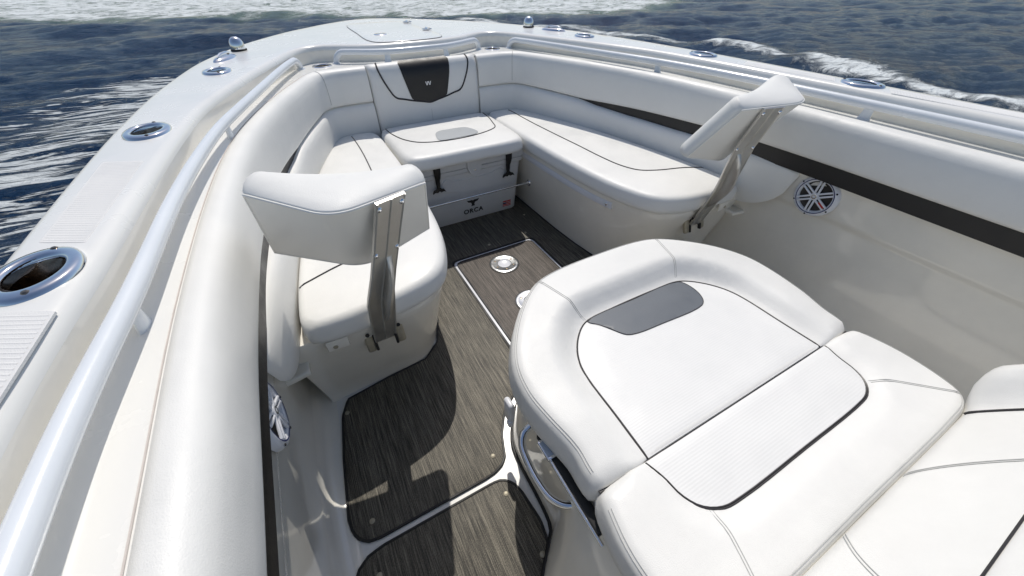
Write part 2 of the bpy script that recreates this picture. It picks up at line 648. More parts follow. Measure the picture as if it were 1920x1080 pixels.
# ------------------------------------------------------------------ deck fittings
WHERE = {(-1, 0): 'nearest on the left side deck', (-1, 1): 'second along the left side deck, past the ribbed pad',
         (-1, 2): 'farthest on the left side deck, before the oval cleat',
         (1, 0): 'nearest on the right side deck, above the right backrest', (1, 1): 'second along the right side deck, beside the foam',
         (1, 2): 'farthest on the right side deck, before the oval cleat'}
for k, (x, y) in enumerate(ROD):
    for side in (-1, 1):
        t = thing('rod_holder', 'chrome oval rod holder ' + WHERE[(side, k)], 'rod holder', (side * x, y, DECK), 'rod holders set in the side decks')
        c = (side * x, y, DECK)
        v, f = lathe([(.88, -.012), (.88, .002), (.93, .0085), (1.03, .011), (1.28, .0095), (1.38, .006), (1.42, -.001)], 40, .048, .062, c)
        obj('rim', v, f, CHROME, t, sharp=60)
        prof = [(.90, .006), (.88, -.01), (.80, -.06), (.78, -.16), (.4, -.175), (0.0, -.175)]
        rows = []
        for r, z in prof:      # the well leans outboard like a rod in use
            rows.append([(c[0] + side * (-z) * .35 + r * .048 * math.cos(a), c[1] - (-z) * .25 + r * .062 * math.sin(a), c[2] + z)
                         for a in np.linspace(0, 2 * math.pi, 28, endpoint=False)])
        v, f = grid(rows, close_v=True)
        obj('well', v, f, WELL, t)
        for dy in (-.073, .073):
            v, f = lathe([(0, .0125), (.004, .0122), (.0065, .0095), (.007, .006)], 10, center=(c[0] - side * .012, c[1] + dy, DECK))
            obj('screw', v, f, WELL, t)
for side, (x, y) in zip((-1, 1), CUPS):
    t = thing('cup_holder', 'round steel cup holder on the inner ledge at the %s bow corner' % ('left' if side < 0 else 'right'), 'cup holder', (x, y, LEDGE), 'cup holders on the ledge')
    v, f = lathe([(.048, -.006), (.0485, .002), (.052, .005), (.060, .004), (.063, -.001)], 36, center=(x, y, LEDGE))
    obj('rim', v, f, CHROME, t, sharp=60)
    v, f = lathe([(.049, .003), (.047, -.01), (.043, -.09), (.0, -.09)], 32, center=(x, y, LEDGE))
    obj('well', v, f, WELL, t)
for side in (-1, 1):
    w = 'left' if side < 0 else 'right'
    # pop-up cleat
    x, y = side * 1.157, 3.035
    t = thing('pop_up_cleat', 'polished oval cleat flush with the %s bow deck' % w, 'cleat', (x, y, DECK), 'cleats on the bow deck')
    a = side * math.radians(24)
    R = Matrix.Rotation(a, 3, 'Z')
    def place(v): return [tuple(R @ Vector(p) + Vector((x, y, DECK))) for p in v]
    v, f = lathe([(0, .020), (.4, .019), (.7, .015), (.9, .008), (1.0, -.001)], 32, .040, .115)
    obj('base', place(v), f, CHROME, t)
    v, f = tube([(0, -.07, .020), (0, -.03, .026), (0, .03, .026), (0, .07, .020)], [.006, .010, .010, .006], 10)
    obj('horn', place(v), f, CHROME, t)
    v, f = lathe([(0, .0292), (.012, .0288), (.014, .024)], 14)
    obj('recess', place([(p[0], p[1] + .04, p[2] - .006) for p in v]), f, WELL, t)
    # domed light
    x, y = side * 1.085, 3.31
    t = thing('dome_light', 'small chrome dome light standing on the %s bow deck edge' % w, 'light', (x, y, DECK), 'dome lights on the bow')
    v, f = lathe([(.046, -.001), (.047, .008), (.043, .010)], 28, center=(x, y, DECK))
    obj('base', v, f, RUBBER, t)
    v, f = lathe([(.042, .008), (.042, .028), (.038, .048), (.029, .064), (.015, .073), (0, .076)], 28, center=(x, y, DECK))
    obj('dome', v, f, CHROME, t)

# ------------------------------------------------------------------ grab rails
def grab_rail(name, label, pts, posts, rr=.0185):
    path = resample(crom(pts, 10), .015)
    t = thing(name, label, 'grab rail', (path[0][0], path[0][1], LEDGE), 'white grab rails on the coaming ledge')
    v, f = tube(path, rr, 16)
    obj('tube', v, f, RAILM, t)
    for q in (path[0], path[-1]):
        v, f = lathe([(0, .006), (.024, .006), (.027, .003), (.028, -.001)], 20, center=(q[0], q[1], LEDGE))
        obj('foot', v, f, RAILM, t)
    for (px, py) in posts:
        k = int(np.argmin((path[:, 0] - px) ** 2 + (path[:, 1] - py) ** 2))
        c = path[k]
        dx, dy = (path[min(k + 1, len(path) - 1)] - path[max(k - 1, 0)])[:2]
        a = math.atan2(dy, dx)
        M = Matrix.Rotation(a, 3, 'Z')
        h = c[2] - LEDGE
        m = MB()
        rows = []
        for z, wx, wy in ((LEDGE - .002, .026, .011), (LEDGE + .008, .022, .0095), (LEDGE + h * .5, .019, .009), (c[2], .018, .0085)):
            rows.append([tuple(M @ Vector((wx * math.cos(b), wy * math.sin(b), 0)) + Vector((px + (c[0] - px) * (z - LEDGE) / h, py + (c[1] - py) * (z - LEDGE) / h, z)))
                         for b in np.linspace(0, 2 * math.pi, 16, endpoint=False)])
        m.add(*grid(rows, close_v=True))
        m.build('post', RAILM, t)


RZ = 1.035
side_rail = [(.772, 3.085, LEDGE), (.776, 3.078, LEDGE + .03), (.792, 3.045, RZ - .004), (.825, 2.96, RZ), (.90, 2.73, RZ), (1.01, 2.34, RZ), (1.085, 2.07, RZ), (1.155, 1.80, RZ),
             (1.205, 1.5, RZ), (1.238, 1.2, RZ), (1.262, .8, RZ), (1.275, .5, RZ), (1.28, .2, RZ), (1.28, -.5, RZ), (1.28, -1.5, RZ)]
grab_rail('grab_rail', 'long white grab rail along the left side beside the camera',
          [(-x - (.012 if y < .7 else 0), y, z) for x, y, z in side_rail], [(-1.145, 1.86), (-1.272, .765), (-1.29, -.4)])
grab_rail('grab_rail', 'long white grab rail along the right side behind the right backrest', side_rail, [(1.15, 1.85), (1.27, .755), (1.28, -.4)])
bow = [(.538, 3.155, LEDGE), (.532, 3.15, LEDGE + .03), (.50, 3.135, RZ + .004), (.44, 3.105, RZ + .008), (.34, 3.06, RZ + .006), (.217, 3.022, RZ + .004)]
grab_rail('grab_rail', 'short white curved grab rail across the bow above the black panel',
          [(-x, y, z) for x, y, z in bow] + [(0, 3.008, RZ + .004)] + bow[::-1], [(-.217, 3.018), (.217, 3.018)])

# ------------------------------------------------------------------ bolsters
def zu(y, x):      # lower edge of the upper pad
    return np.interp(y, [0, 1.2, 1.6, 2.3, 2.8], [.797, .797, .782, .757, .776])


def zl(y, x):      # top of the lower pad / lower edge of the stripe
    return np.interp(y, [0, .84, 1.2, 1.6, 1.95, 2.2, 2.33, 2.8], [.735, .735, .735, .722, .722, .735, .754, .773])


for side in (-1, 1):
    w = 'left' if side < 0 else 'right'
    P = side_path(side)
    N = normals_in(P, side)
    t = thing('coaming_bolster', 'padded white vinyl bolster with black stripe along the %s side' % w, 'bolster', (side * 1.2, 1.0, .6), 'side bolsters')
    prof = [(.006, .950), (.000, .966), (.005, .980), (.022, .986), (.045, .9835), (.063, .975), (.075, .960), (.082, .938), (.085, .905), (.0855, .86)]
    rows = [[(p[0] + n[0] * d, p[1] + n[1] * d, z) for p, n in zip(P, N)] for d, z in prof]
    for d, dz in ((.083, .022), (.079, .008), (.070, .001), (.045, 0.0)):
        rows.append([(p[0] + n[0] * d, p[1] + n[1] * d, zu(p[1], p[0]) + dz) for p, n in zip(P, N)])
    v, f = grid(rows)
    if True:
        n0 = len(v)
        m = len(P)
        f.append(tuple(k * m + (m - 1) for k in range(len(rows))))
    obj('upper_pad', v, f, VINYL, t, sharp=70)
    v, f = tube([(p[0] - n[0] * .0005, p[1] - n[1] * .0005, .9785) for p, n in zip(P, N)], .0015, 6)
    obj('welt', v, f, WELT, t)
    # stripe
    sel = P[:, 1] < 2.345
    sel &= (np.abs(P[:, 0]) > .9)
    rows = [[(p[0] + n[0] * .066, p[1] + n[1] * .066, z(p[1], p[0]) + o) for p, n, s in zip(P, N, sel) if s]
            for z, o in ((zu, .012), (zl, -.012))]
    v, f = grid(rows)
    obj('black_stripe', v, f, BLACKV, t)
    # backing board behind the stripe (carries it down to the liner)
    rows = [[(p[0] + n[0] * d, p[1] + n[1] * d, z) for p, n, s in zip(P, N, sel) if s] for d, z in ((.064, .80), (.064, .726), (.030, .724))]
    v, f = grid(rows)
    obj('backing_board', v, f, BLACKV, t)
    # lower pad, ends with a rounded tail
    sel = P[:, 1] > .84
    PP, NN = P[sel], N[sel]
    L = np.r_[0, np.cumsum(np.linalg.norm(np.diff(PP, axis=0), axis=1))]
    rows = []
    Dmax = np.interp(PP[:, 1], [.8, 1.0, 1.3, 1.5, 2.5, 2.75, 2.96], [.074, .082, .104, .112, .113, .105, .090])
    tail = np.sqrt(np.clip(1 - (1 - np.clip(L / .24, 0, 1)) ** 2, 0, 1))
    Dmax = .05 + (Dmax - .05) * tail
    for fr, dz in ((.50, .0), (.72, -.002), (.86, -.010), (.95, -.025), (1.0, -.055), (1.0, -.10), (.99, -.15), (.95, -.22), (.8, -.26)):
        rows.append([(p[0] + n[0] * D * fr, p[1] + n[1] * D * fr, zl(p[1], p[0]) + dz * (.12 + .88 * tl) - (1 - tl) * .012)
                     for p, n, D, tl in zip(PP, NN, Dmax, tail)])
    v, f = grid(rows)
    m = len(PP)
    f.append(tuple(k * m for k in range(len(rows))))
    f.append(tuple(k * m + m - 1 for k in range(len(rows)))[::-1])
    obj('lower_pad', v, f, VINYL, t, sharp=70)
    # vertical seam in the bow corner
    k = int(np.argmin((P[:, 0] - side * .725) ** 2 + (P[:, 1] - 2.915) ** 2))
    p, n = P[k], N[k]
    pts = [(p[0] + n[0] * (d + .0006), p[1] + n[1] * (d + .0006), z) for d, z in prof[2:]] + [(p[0] + n[0] * .0845, p[1] + n[1] * .0845, .80)]
    v, f = tube(resample(crom(pts, 3), .01), .0018, 6)
    obj('seam', v, f, STITCH, t)

# centre panel at the bow
t = thing('bow_backrest_panel', 'white padded bow panel with black shield inset and dark piping', 'backrest', (0, 2.9, .6))
PY = 2.96
xs = np.linspace(-.392, .392, 40)
prof = [(.006, .950), (.000, .966), (.006, .982), (.022, .990), (.042, .986), (.064, .970), (.079, .942), (.088, .90), (.0915, .85), (.0925, .78),
        (.0925, .70), (.090, .62), (.085, .54)]
def edge_in(x): return float(.012 * (1 - min(1, (.392 - abs(x)) / .025)) ** 2)
rows = [[(x, PY - d + edge_in(x) + .004 * (1 - (x / .392) ** 2) * 0, z - edge_in(x) * .5) for x in xs] for d, z in prof]
v, f = grid(rows)
m = len(xs)
f.append(tuple(k * m for k in range(len(rows))))
f.append(tuple(k * m + m - 1 for k in range(len(rows)))[::-1])
obj('pad', v, f, VINYL, t, sharp=70)
zz = np.array([q[1] for q in prof[3:]])[::-1]
dd = np.array([q[0] for q in prof[3:]])[::-1]
def panel_d(z): return float(np.interp(z, zz, dd))
sh = [(.182, .9905), (.178, .955), (.168, .90), (.150, .83), (.136, .775), (.128, .757), (.06, .743)]
shield = [(-x, z) for x, z in sh[::-1]] + [(-.06, .9905), (.06, .9905)] + sh + [(0, .731)]
P2 = resample(shield, .02, True)
xs2, zs2 = np.meshgrid(np.arange(-.18, .18, .02), np.arange(.68, 1.0, .02))
g = np.stack([xs2.ravel(), zs2.ravel()], 1)
g = g[inside(g, P2)]; g = g[seg_dist(g, P2) > .006]
allp = np.vstack([P2, g])
V, E_, F_, *_ = delaunay_2d_cdt([Vector(p) for p in allp], [(i, (i + 1) % len(P2)) for i in range(len(P2))], [], 1, 1e-6, False)
pv = [(p[0], PY - panel_d(p[1]) - .0035, p[1] + (.003 if p[1] > .97 else 0)) for p in V]
obj('black_inset', pv, [tuple(q)[::-1] for q in F_], BLACKV, t)
ph = [(.322, .992), (.326, .970), (.312, .915), (.290, .862), (.266, .815), (.252, .795), (.232, .780), (.19, .770), (.128, .753), (.06, .739)]
pp = [(-x, z) for x, z in ph] + [(0, .727)] + ph[::-1]
v, f = tube([(x, PY - panel_d(min(z, .99)) - .002, z) for x, z in resample(crom(pp, 4), .012)], .0056, 8)
obj('piping', v, f, PIPE, t)
# small metal W badge
m = MB()
for dx in (-.010, .010):
    m.add([(dx - .011, 0, .012), (dx - .004, 0, .012), (dx + .001, 0, -.012), (dx - .004, 0, -.012)], [(0, 1, 2, 3)])
    m.add([(dx + .004, 0, .012), (dx + .011, 0, .012), (dx + .004, 0, -.012), (dx - .001, 0, -.012)], [(0, 1, 2, 3)])
m.v = [(x, PY - .0985, z + .852) for x, y, z in m.v]
m.build('w_badge', WHITEP, t, smooth=False)
v, f = tube([(.0, PY - panel_d(z) - .0004, z) for z in np.linspace(.68, .56, 6)], .0012, 6)
obj('centre_seam', v, f, STITCH, t)

# ------------------------------------------------------------------ bench seats
CB = [(.47, 2.86), (.435, 2.80), (.428, 2.5), (.430, 2.2), (.445, 1.76), (.482, 1.41), (.535, 1.225), (.585, 1.14), (.66, 1.09), (.83, 1.052),
      (1.03, 1.040), (1.088, 1.055), (1.104, 1.10), (1.100, 1.25), (1.07, 1.5), (1.02, 1.78), (.93, 2.2), (.83, 2.52), (.745, 2.75), (.70, 2.835), (.62, 2.872)]
FL = [(.50, 2.75), (.522, 2.5), (.526, 2.2), (.530, 1.93), (.545, 1.68), (.575, 1.46), (.635, 1.31), (.72, 1.235), (.92, 1.215), (1.06, 1.205), (1.150, 1.195), (1.166, 1.20), (1.172, 1.25), (1.175, 1.40)]
TP = [(.448, 2.75), (.446, 2.5), (.446, 2.2), (.455, 1.90), (.472, 1.60), (.510, 1.38), (.57, 1.195), (.68, 1.095), (.88, 1.068), (1.06, 1.070), (1.175, 1.075), (1.195, 1.08), (1.20, 1.14), (1.20, 1.40)]
ZB = .505
for side in (-1, 1):
    w = 'left' if side < 0 else 'right'
    t = thing('bench_seat', 'white cushioned bench seat along the %s side, moulded base' % w, 'bench', (side * .8, 1.8, 0), 'bow bench seats')
    A = resample(crom(FL, 6), .03); n = len(A)
    s = np.linspace(0, 1, n)
    tp = crom(TP, 6)
    # same parameter on both outlines
    F6, T6 = np.array(crom(FL, 6)), np.array(tp)
    rows = []
    for z, k in ((0.0, 0.0), (.02, .0), (.12, .20), (.25, .48), (.38, .78), (.455, .95), (.485, 1.0), (ZB - .004, .99), (ZB, .97)):
        rows.append([(side * (a[0] + (b[0] - a[0]) * k), a[1] + (b[1] - a[1]) * k, z) for a, b in zip(F6, T6)])
    inn = [(side * (b[0] + .06), b[1] + .06, ZB) for b in T6]
    rows.append(inn)
    v, f = grid(rows)
    base = obj('base', v, f, LINER, t, sharp=50)
    # top board under the cushion, out to the wall
    v, f = pad([(side * x, y) for x, y in [(.50, 2.80), (.50, 1.9), (.53, 1.45), (.62, 1.22), (.74, 1.13), (1.0, 1.10), (1.205, 1.10), (1.19, 1.5), (1.0, 2.3), (.72, 2.9)]], flat(ZB - .006), ZB - .03, .004, step=.08)
    obj('top_board', v, f, LINER, t)
    # trim strip below the cushion
    strip = []
    for a, b in zip(F6, T6):
        if 1.36 < b[1] < 2.42 and b[0] < .6:
            strip.append((side * (b[0] + (a[0] - b[0]) * .10 - .004), b[1], .455))
    m = MB()
    sp = np.array(strip)
    rows = [[(p[0] + side * dx, p[1], p[2] + dz) for p in sp] for dx, dz in ((.012, .022), (-.003, .020), (-.006, .012), (-.006, -.012), (-.003, -.020), (.012, -.022))]
    v, f = grid(rows)
    kk = len(sp)
    f.append(tuple(q * kk for q in range(6))); f.append(tuple(q * kk + kk - 1 for q in range(6))[::-1])
    st = obj('trim_strip', v, f, PLASTIC, base, sharp=50)
    for q in (sp[1], sp[-2]):
        M = Matrix.Rotation(math.radians(-90 * side), 3, 'Y')
        v, f = lathe([(0, .004), (.007, .003), (.010, 0)], 14)
        obj('screw', [tuple(M @ Vector(p) + Vector((q[0] - side * .006, q[1], q[2]))) for p in v], f, CHROME, base)
    cush = crom([(side * x, y) for x, y in CB], 5, closed=True)
    v, f = pad(cush, lambda x, y, d: .598 + .010 * smooth01(d / .16), ZB + .001, .034, step=.035, bulge=.004, bottom_r=.008)
    cu = obj('cushion', v, f, VINYL, t, sharp=0)
    pip = [(.61, 2.80), (.606, 2.6), (.608, 2.41), (.622, 2.1), (.634, 1.9), (.645, 1.66), (.665, 1.52), (.71, 1.425), (.80, 1.372), (.92, 1.335), (1.085, 1.285)]
    cp = resample(crom([(side * x, y) for x, y in pip], 6), .02)
    dist = seg_dist(cp, resample(cush, .03, True))
    zz_ = .598 + .010 * smooth01(dist / .16) - roll(dist, .034)
    v, f = tube([(p[0], p[1], z + .0008) for p, z in zip(cp, zz_)], .0034, 6)
    obj('piping', v, f, PIPE, cu)
    ed = resample(cush, .02, True)
    v, f = tube([(p[0], p[1], ZB + .040) for p in ed * 1.0], .0022, 6, closed=True)
    obj('welt', v, f, VBACK, cu)
    # tab with snap on the aft face
    x = side * 1.02
    m = MB(); m.add(*box((x, 1.052, .478), (.075, .010, .05), .005))
    tb = m.build('snap_tab', LINER, t)
    v, f = lathe([(0, .004), (.007, .003), (.009, 0)], 12)
    M = Matrix.Rotation(math.radians(90), 3, 'X')
    obj('snap', [tuple(M @ Vector(p) + Vector((x + side * .01, 1.047, .472))) for p in v], f, TAN, tb)
    # corner flange out to the side liner
    m = MB()
    m.add(*pad([(side * 1.14, 1.045), (side * 1.225, 1.03), (side * 1.225, 1.14), (side * 1.14, 1.14)], flat(.405), .385, .008, step=.03))
    m.build('corner_flange', LINER, t)

# ------------------------------------------------------------------ folding backrests
def backrest(side):
    w = 'left' if side < 0 else 'right'
    t = thing('seat_backrest', 'white V-shaped fold-up backrest on a metal plate at the end of the %s bench' % w, 'backrest', (side * .85, 1.13, .35), 'fold-up bench backrests')
    S = lambda x, y, z: np.array((side * x, y, z))
    OT, AT, IT = S(1.055, 1.00, 1.098), S(.888, .822, 1.080), S(.640, .925, 1.062)
    IB, AB, OB = S(.612, 1.085, .822), S(.850, 1.045, .770), S(1.082, 1.16, .836)
    nrm_i = np.cross(IT - AT, AB - AT); nrm_i /= np.linalg.norm(nrm_i)
    if nrm_i[1] < 0: nrm_i = -nrm_i
    nrm_o = np.cross(OT - AT, AB - AT); nrm_o /= np.linalg.norm(nrm_o)
    if nrm_o[1] < 0: nrm_o = -nrm_o
    nm = nrm_i + nrm_o; nm /= np.linalg.norm(nm)
    def lerp(a, b, k): return a + (b - a) * k
    # back surface as a grid: u across (outer -> apex -> inner), v from the top down
    us = np.linspace(0, 2, 33)
    vs = np.linspace(0, 1, 12)
    def back(u, vv):
        h_ = .24
        if abs(u - 1) < h_:
            tq = (u - 1 + h_) / (2 * h_)
            def bz(a, m_, c): 
                p0, p2 = lerp(a, m_, 1 - h_), lerp(m_, c, h_)
                return (1 - tq) ** 2 * p0 + 2 * tq * (1 - tq) * m_ + tq * tq * p2
            return lerp(bz(OT, AT, IT), bz(OB, AB, IB), vv)
        if u <= 1: return lerp(lerp(OT, AT, u), lerp(OB, AB, u), vv)
        return lerp(lerp(AT, IT, u - 1), lerp(AB, IB, u - 1), vv)
    def nrm(u):
        k = min(max(u / 2.0, 0), 1)
        q = nrm_o * (1 - k) + nrm_i * k
        return q / np.linalg.norm(q)
    OTf, ITf = S(1.013, 1.062, 1.134), S(.655, .985, 1.106)
    OBf, IBf = S(1.058, 1.235, .872), S(.628, 1.160, .846)
    def front(u, vv):
        p = lerp(lerp(OTf, ITf, u / 2), lerp(OBf, IBf, u / 2), vv)
        return p + np.array((0, -.012, -.010)) * (1 - (u - 1) ** 2)
    cen = back(1.0, .5)
    TH = .105
    # perimeter ring (closed) in (u, v)
    ring = [(u, 0.0) for u in us] + [(2.0, q) for q in vs[1:]] + [(u, 1.0) for u in us[::-1][1:]] + [(0.0, q) for q in vs[::-1][1:-1]]
    mids = back(1.08, .5)
    layers = []
    for off, k in ((.000, .93), (.000, .985), (.004, 1.0), (.028, 1.016), (.052, 1.014), (.072, .998), (.088, .97), (.100, .925), (.108, .86), (.112, .72), (.113, .4)):
        row = []
        for (u, q) in ring:
            uu, qq = 1 + (u - 1) * k, .5 + (q - .5) * k
            uu2 = min(max(uu, 0), 2); qq2 = min(max(qq, 0), 1)
            p = back(uu2, qq2) if k <= 1 else mids + (back(u, q) - mids) * k
            w_ = off / .113
            row.append(p + (front(uu2, qq2) - back(uu2, qq2)) * w_)
        layers.append(row)
    v, f = grid(layers, close_v=True)
    m = len(ring)
    # cap front
    L = len(layers) - 1
    v.append(front(1.0, .5)); c = len(v) - 1
    for i in range(m):
        f.append((L * m + i, L * m + (i + 1) % m, c))
    if side > 0: f = [q[::-1] for q in f]
    pd = obj('pad', v, f, VINYL, t, sharp=0)
    # back board, a slightly warmer vinyl panel
    rows = [[back(1 + (u - 1) * .975, .5 + (q - .5) * .965) - nrm(u) * .004 for u in us] for q in vs]
    v, f = grid(rows)
    obj('back_board', v, f, VBACK, pd, sharp=0)
    # piping round the board
    pr = [back(1 + (u - 1) * .98, .5 + (q - .5) * .975) - nrm(u) * .003 for u, q in ring]
    v, f = tube(pr, .0032, 6, closed=True)
    obj('piping', v, f, VBACK, pd)
    # metal plate: straight against the board, bent forward at the foot
    a_dir = (IT - AT); a_dir /= np.linalg.norm(a_dir)              # across the board, outer -> inner
    topc = S(.752, .870, 1.072); lowc = S(.788, .941, .886)
    bend = S(.838, .990, .682); foot = S(.862, 1.088, .395)
    cl = [topc, lerp(topc, lowc, .5), lowc, lerp(lowc, bend, .45), lerp(lowc, bend, .90), lerp(bend, foot, .08), lerp(bend, foot, .45), foot]
    cl = [np.array(q, float) for q in cl]
    hw = [.043, .043, .044, .045, .047, .048, .046, .042]
    nback = -nrm_i
    rows = []
    lat = a_dir.copy()
    for i, (q, h) in enumerate(zip(cl, hw)):
        tn = cl[min(i + 1, len(cl) - 1)] - cl[max(i - 1, 0)]
        tn /= np.linalg.norm(tn)
        k = min(1, max(0, (i - 3) / 3))
        la = lat * (1 - k) + S(-1, .06, 0) * k
        la = la - tn * (la @ tn); la /= np.linalg.norm(la)
        nb = np.cross(la, tn); nb /= np.linalg.norm(nb)
        if nb[1] > 0: nb = -nb
        row = []
        for s_, d_ in ((-1, .004), (-1, .012), (-.93, .0155), (-.86, .012), (-.06, .012), (-.0, .0155), (.06, .012), (.86, .012), (.93, .0155), (1, .012), (1, .004)):
            row.append(q + la * h * s_ + nb * d_)
        rows.append(row)
    v, f = grid(rows)
    k0 = len(rows[0])
    f.append(tuple(range(k0))); f.append(tuple((len(rows) - 1) * k0 + j for j in range(k0)))
    plate = obj('support_plate', v, f, ALU, t, sharp=30)
    for q, sx in ((lerp(topc, lowc, .10), -.034), (lerp(topc, lowc, .10), .034), (lowc, -.036), (lowc, .036)):
        c = q + a_dir * sx + nback * .012
        Rm = Vector(nback).to_track_quat('Z', 'Y').to_matrix()
        v, f = lathe([(0, .0065), (.004, .006), (.0075, .003), (.0085, -.001)], 12)
        obj('bolt', [tuple(Rm @ Vector(p) + Vector(c)) for p in v], f, CHROME, plate)
    # fin that stiffens the bend
    fin = []
    f0, f1 = lerp(lowc, bend, .12), lerp(bend, foot, .55)
    off = a_dir * .012
    for k in np.linspace(0, 1, 14):
        if k < .62:
            c = lerp(f0, bend, k / .62)
        else:
            c = lerp(bend, f1, (k - .62) / .38)
        hgt = .055 * math.sin(math.pi * min(1, k * 1.0)) ** .7 if 0 < k < 1 else 0.0
        fin.append((c + off + nback * .010, hgt))
    nb2 = np.array((nback[0] * .4, -0.95, nback[2] * .3)); nb2 /= np.linalg.norm(nb2)
    rows = []
    for c, h in fin:
        rows.append([c - a_dir * .010, c - a_dir * .009 + nb2 * h * .8, c - a_dir * .004 + nb2 * h, c + a_dir * .004 + nb2 * h, c + a_dir * .009 + nb2 * h * .8, c + a_dir * .010])
    v, f = grid(rows)
    obj('fin', v, f, ALU, plate, sharp=45)
    # hinge bracket on the bench base: two slotted ears
    for sx in (-1, 1):
        cx = side * .862 + sx * .058
        m = MB()
        M = Matrix.Rotation(math.radians(-19), 3, 'X')
        m.add(*box((cx, 1.092, .415), (.034, .022, .125), .008, M))
        br = m.build('hinge_bracket', TAN, t)
        for dz in (-.042, .042):
            v, f = lathe([(0, .005), (.006, .004), (.008, 0)], 12)
            Rm = Matrix.Rotation(math.radians(71), 3, 'X')
            obj('screw', [tuple(Rm @ Vector(p) + Vector((cx, 1.079 - dz * .33, .412 + dz))) for p in v], f, RUBBER, br)
        m = MB(); m.add(*box((cx - sx * .019, 1.084, .412), (.010, .018, .11), .003, M))
        m.build('slot', RUBBER, br)


for side in (-1, 1):
    backrest(side)

# ------------------------------------------------------------------ cooler
CX = .06
t = thing('cooler', 'white hard cooler with black whale-tail latches under the bow cushion', 'cooler', (CX, 2.5, .006))
def rrect(hx, hy0, hy1, r, z, n=5):
    pts = []
    for cx, cy, a0 in ((hx - r, hy1 - r, 0), (-hx + r, hy1 - r, 90), (-hx + r, hy0 + r, 180), (hx - r, hy0 + r, 270)):
        for k in range(n):
            a = math.radians(a0 + 90 * k / (n - 1))
            pts.append((CX + cx + r * math.cos(a), cy + r * math.sin(a), z))
    return pts
rows = [rrect(.352, 2.345, 2.75, .03, .008), rrect(.360, 2.335, 2.76, .035, .02), rrect(.372, 2.315, 2.77, .04, .22), rrect(.380, 2.303, 2.78, .04, .34), rrect(.386, 2.297, 2.78, .04, .405),
        rrect(.402, 2.284, 2.79, .04, .415), rrect(.404, 2.282, 2.79, .04, .440), rrect(.396, 2.29, 2.785, .04, .444)]
v, f = grid(rows, close_v=True)
f.append(tuple(range(len(rows[0])))[::-1])
body = obj('body', v, f, COOLM, t, sharp=35)
rows = [rrect(.398, 2.288, 2.79, .04, .447), rrect(.410, 2.275, 2.80, .04, .450), rrect(.412, 2.273, 2.80, .04, .505), rrect(.405, 2.28, 2.795, .04, .520), rrect(.385, 2.30, 2.78, .04, .528)]
v, f = grid(rows, close_v=True)
f.append(tuple((len(rows) - 1) * 20 + k for k in range(20)))
lid = obj('lid', v, f, COOLM, t, sharp=35)
# lock tongue in the middle of the lid, raised front panel, side grips
m = MB()
tongue = [(-.055, .50), (.055, .50), (.050, .44), (.032, .405), (0, .395), (-.032, .405), (-.050, .44)]
tp_ = [(CX + x, 2.262, z) for x, z in tongue]; tb_ = [(CX + x * 1.1, 2.292, z) for x, z in tongue]
m.add(*grid([tb_, tp_], close_v=True)); m.add(tp_, [tuple(range(7))[::-1]])
m.build('lock_tongue', COOLM, lid, sharp=30)
v, f = lathe([(0, .004), (.006, .003), (.008, 0)], 12)
M = Matrix.Rotation(math.radians(90), 3, 'X')
obj('lock_button', [tuple(M @ Vector(p) + Vector((CX, 2.262, .43))) for p in v], f, CHROME, lid)
m = MB()
pan = crom([(-.20, .385), (-.14, .365), (.14, .365), (.20, .385), (.235, .36), (.24, .30), (-.24, .30), (-.235, .36)], 3, closed=True)
def front_y(z): return float(np.interp(z, [.02, .22, .34, .405], [2.335, 2.315, 2.303, 2.297]))
a = [(CX + p[0], front_y(p[1]) - .007, p[1]) for p in pan]; b = [(CX + p[0] * 1.03, front_y(p[1]) + .004, p[1] + (.006 if p[1] > .33 else -.006)) for p in pan]
m.add(*grid([b, a], close_v=True)); m.add(a, [tuple(range(len(a)))[::-1]])
m.build('front_panel', COOLM, body, sharp=30)
m = MB(); m.add(*box((CX + .418, 2.42, .435), (.03, .16, .035), .010)); m.add(*box((CX + .425, 2.30, .465), (.05, .035, .03), .006))
m.build('side_grip', COOLM, body)
for x in (-.208, .325):
    # strap narrowing downwards, ending in a whale tail
    y0 = 2.262
    prof = [(.024, .522, 2.268), (.024, .50, 2.262), (.022, .45, 2.262), (.018, .42, 2.268), (.015, .40, 2.276), (.0145, .375, 2.276), (.011, .355, 2.276), (.012, .345, 2.274)]
    rows = []
    for hw, z, y in prof:
        rows.append([(x - hw, y + .008, z), (x - hw, y, z), (x - hw * .6, y - .006, z), (x + hw * .6, y - .006, z), (x + hw, y, z), (x + hw, y + .008, z)])
    v, f = grid(rows)
    m = MB().add(v, f)
    tail = [(-.012, .352), (-.020, .342), (-.036, .338), (-.047, .318), (-.030, .326), (-.012, .322), (0, .330), (.012, .322), (.030, .326), (.047, .318), (.036, .338), (.020, .342), (.012, .352)]
    a = [(x + p[0], 2.266, p[1]) for p in tail]; b = [(x + p[0], 2.280, p[1]) for p in tail]
    m.add(*grid([b, a], close_v=True)); m.add(a, [tuple(range(len(a)))[::-1]])
    m.build('latch', RUBBER, t, sharp=30)
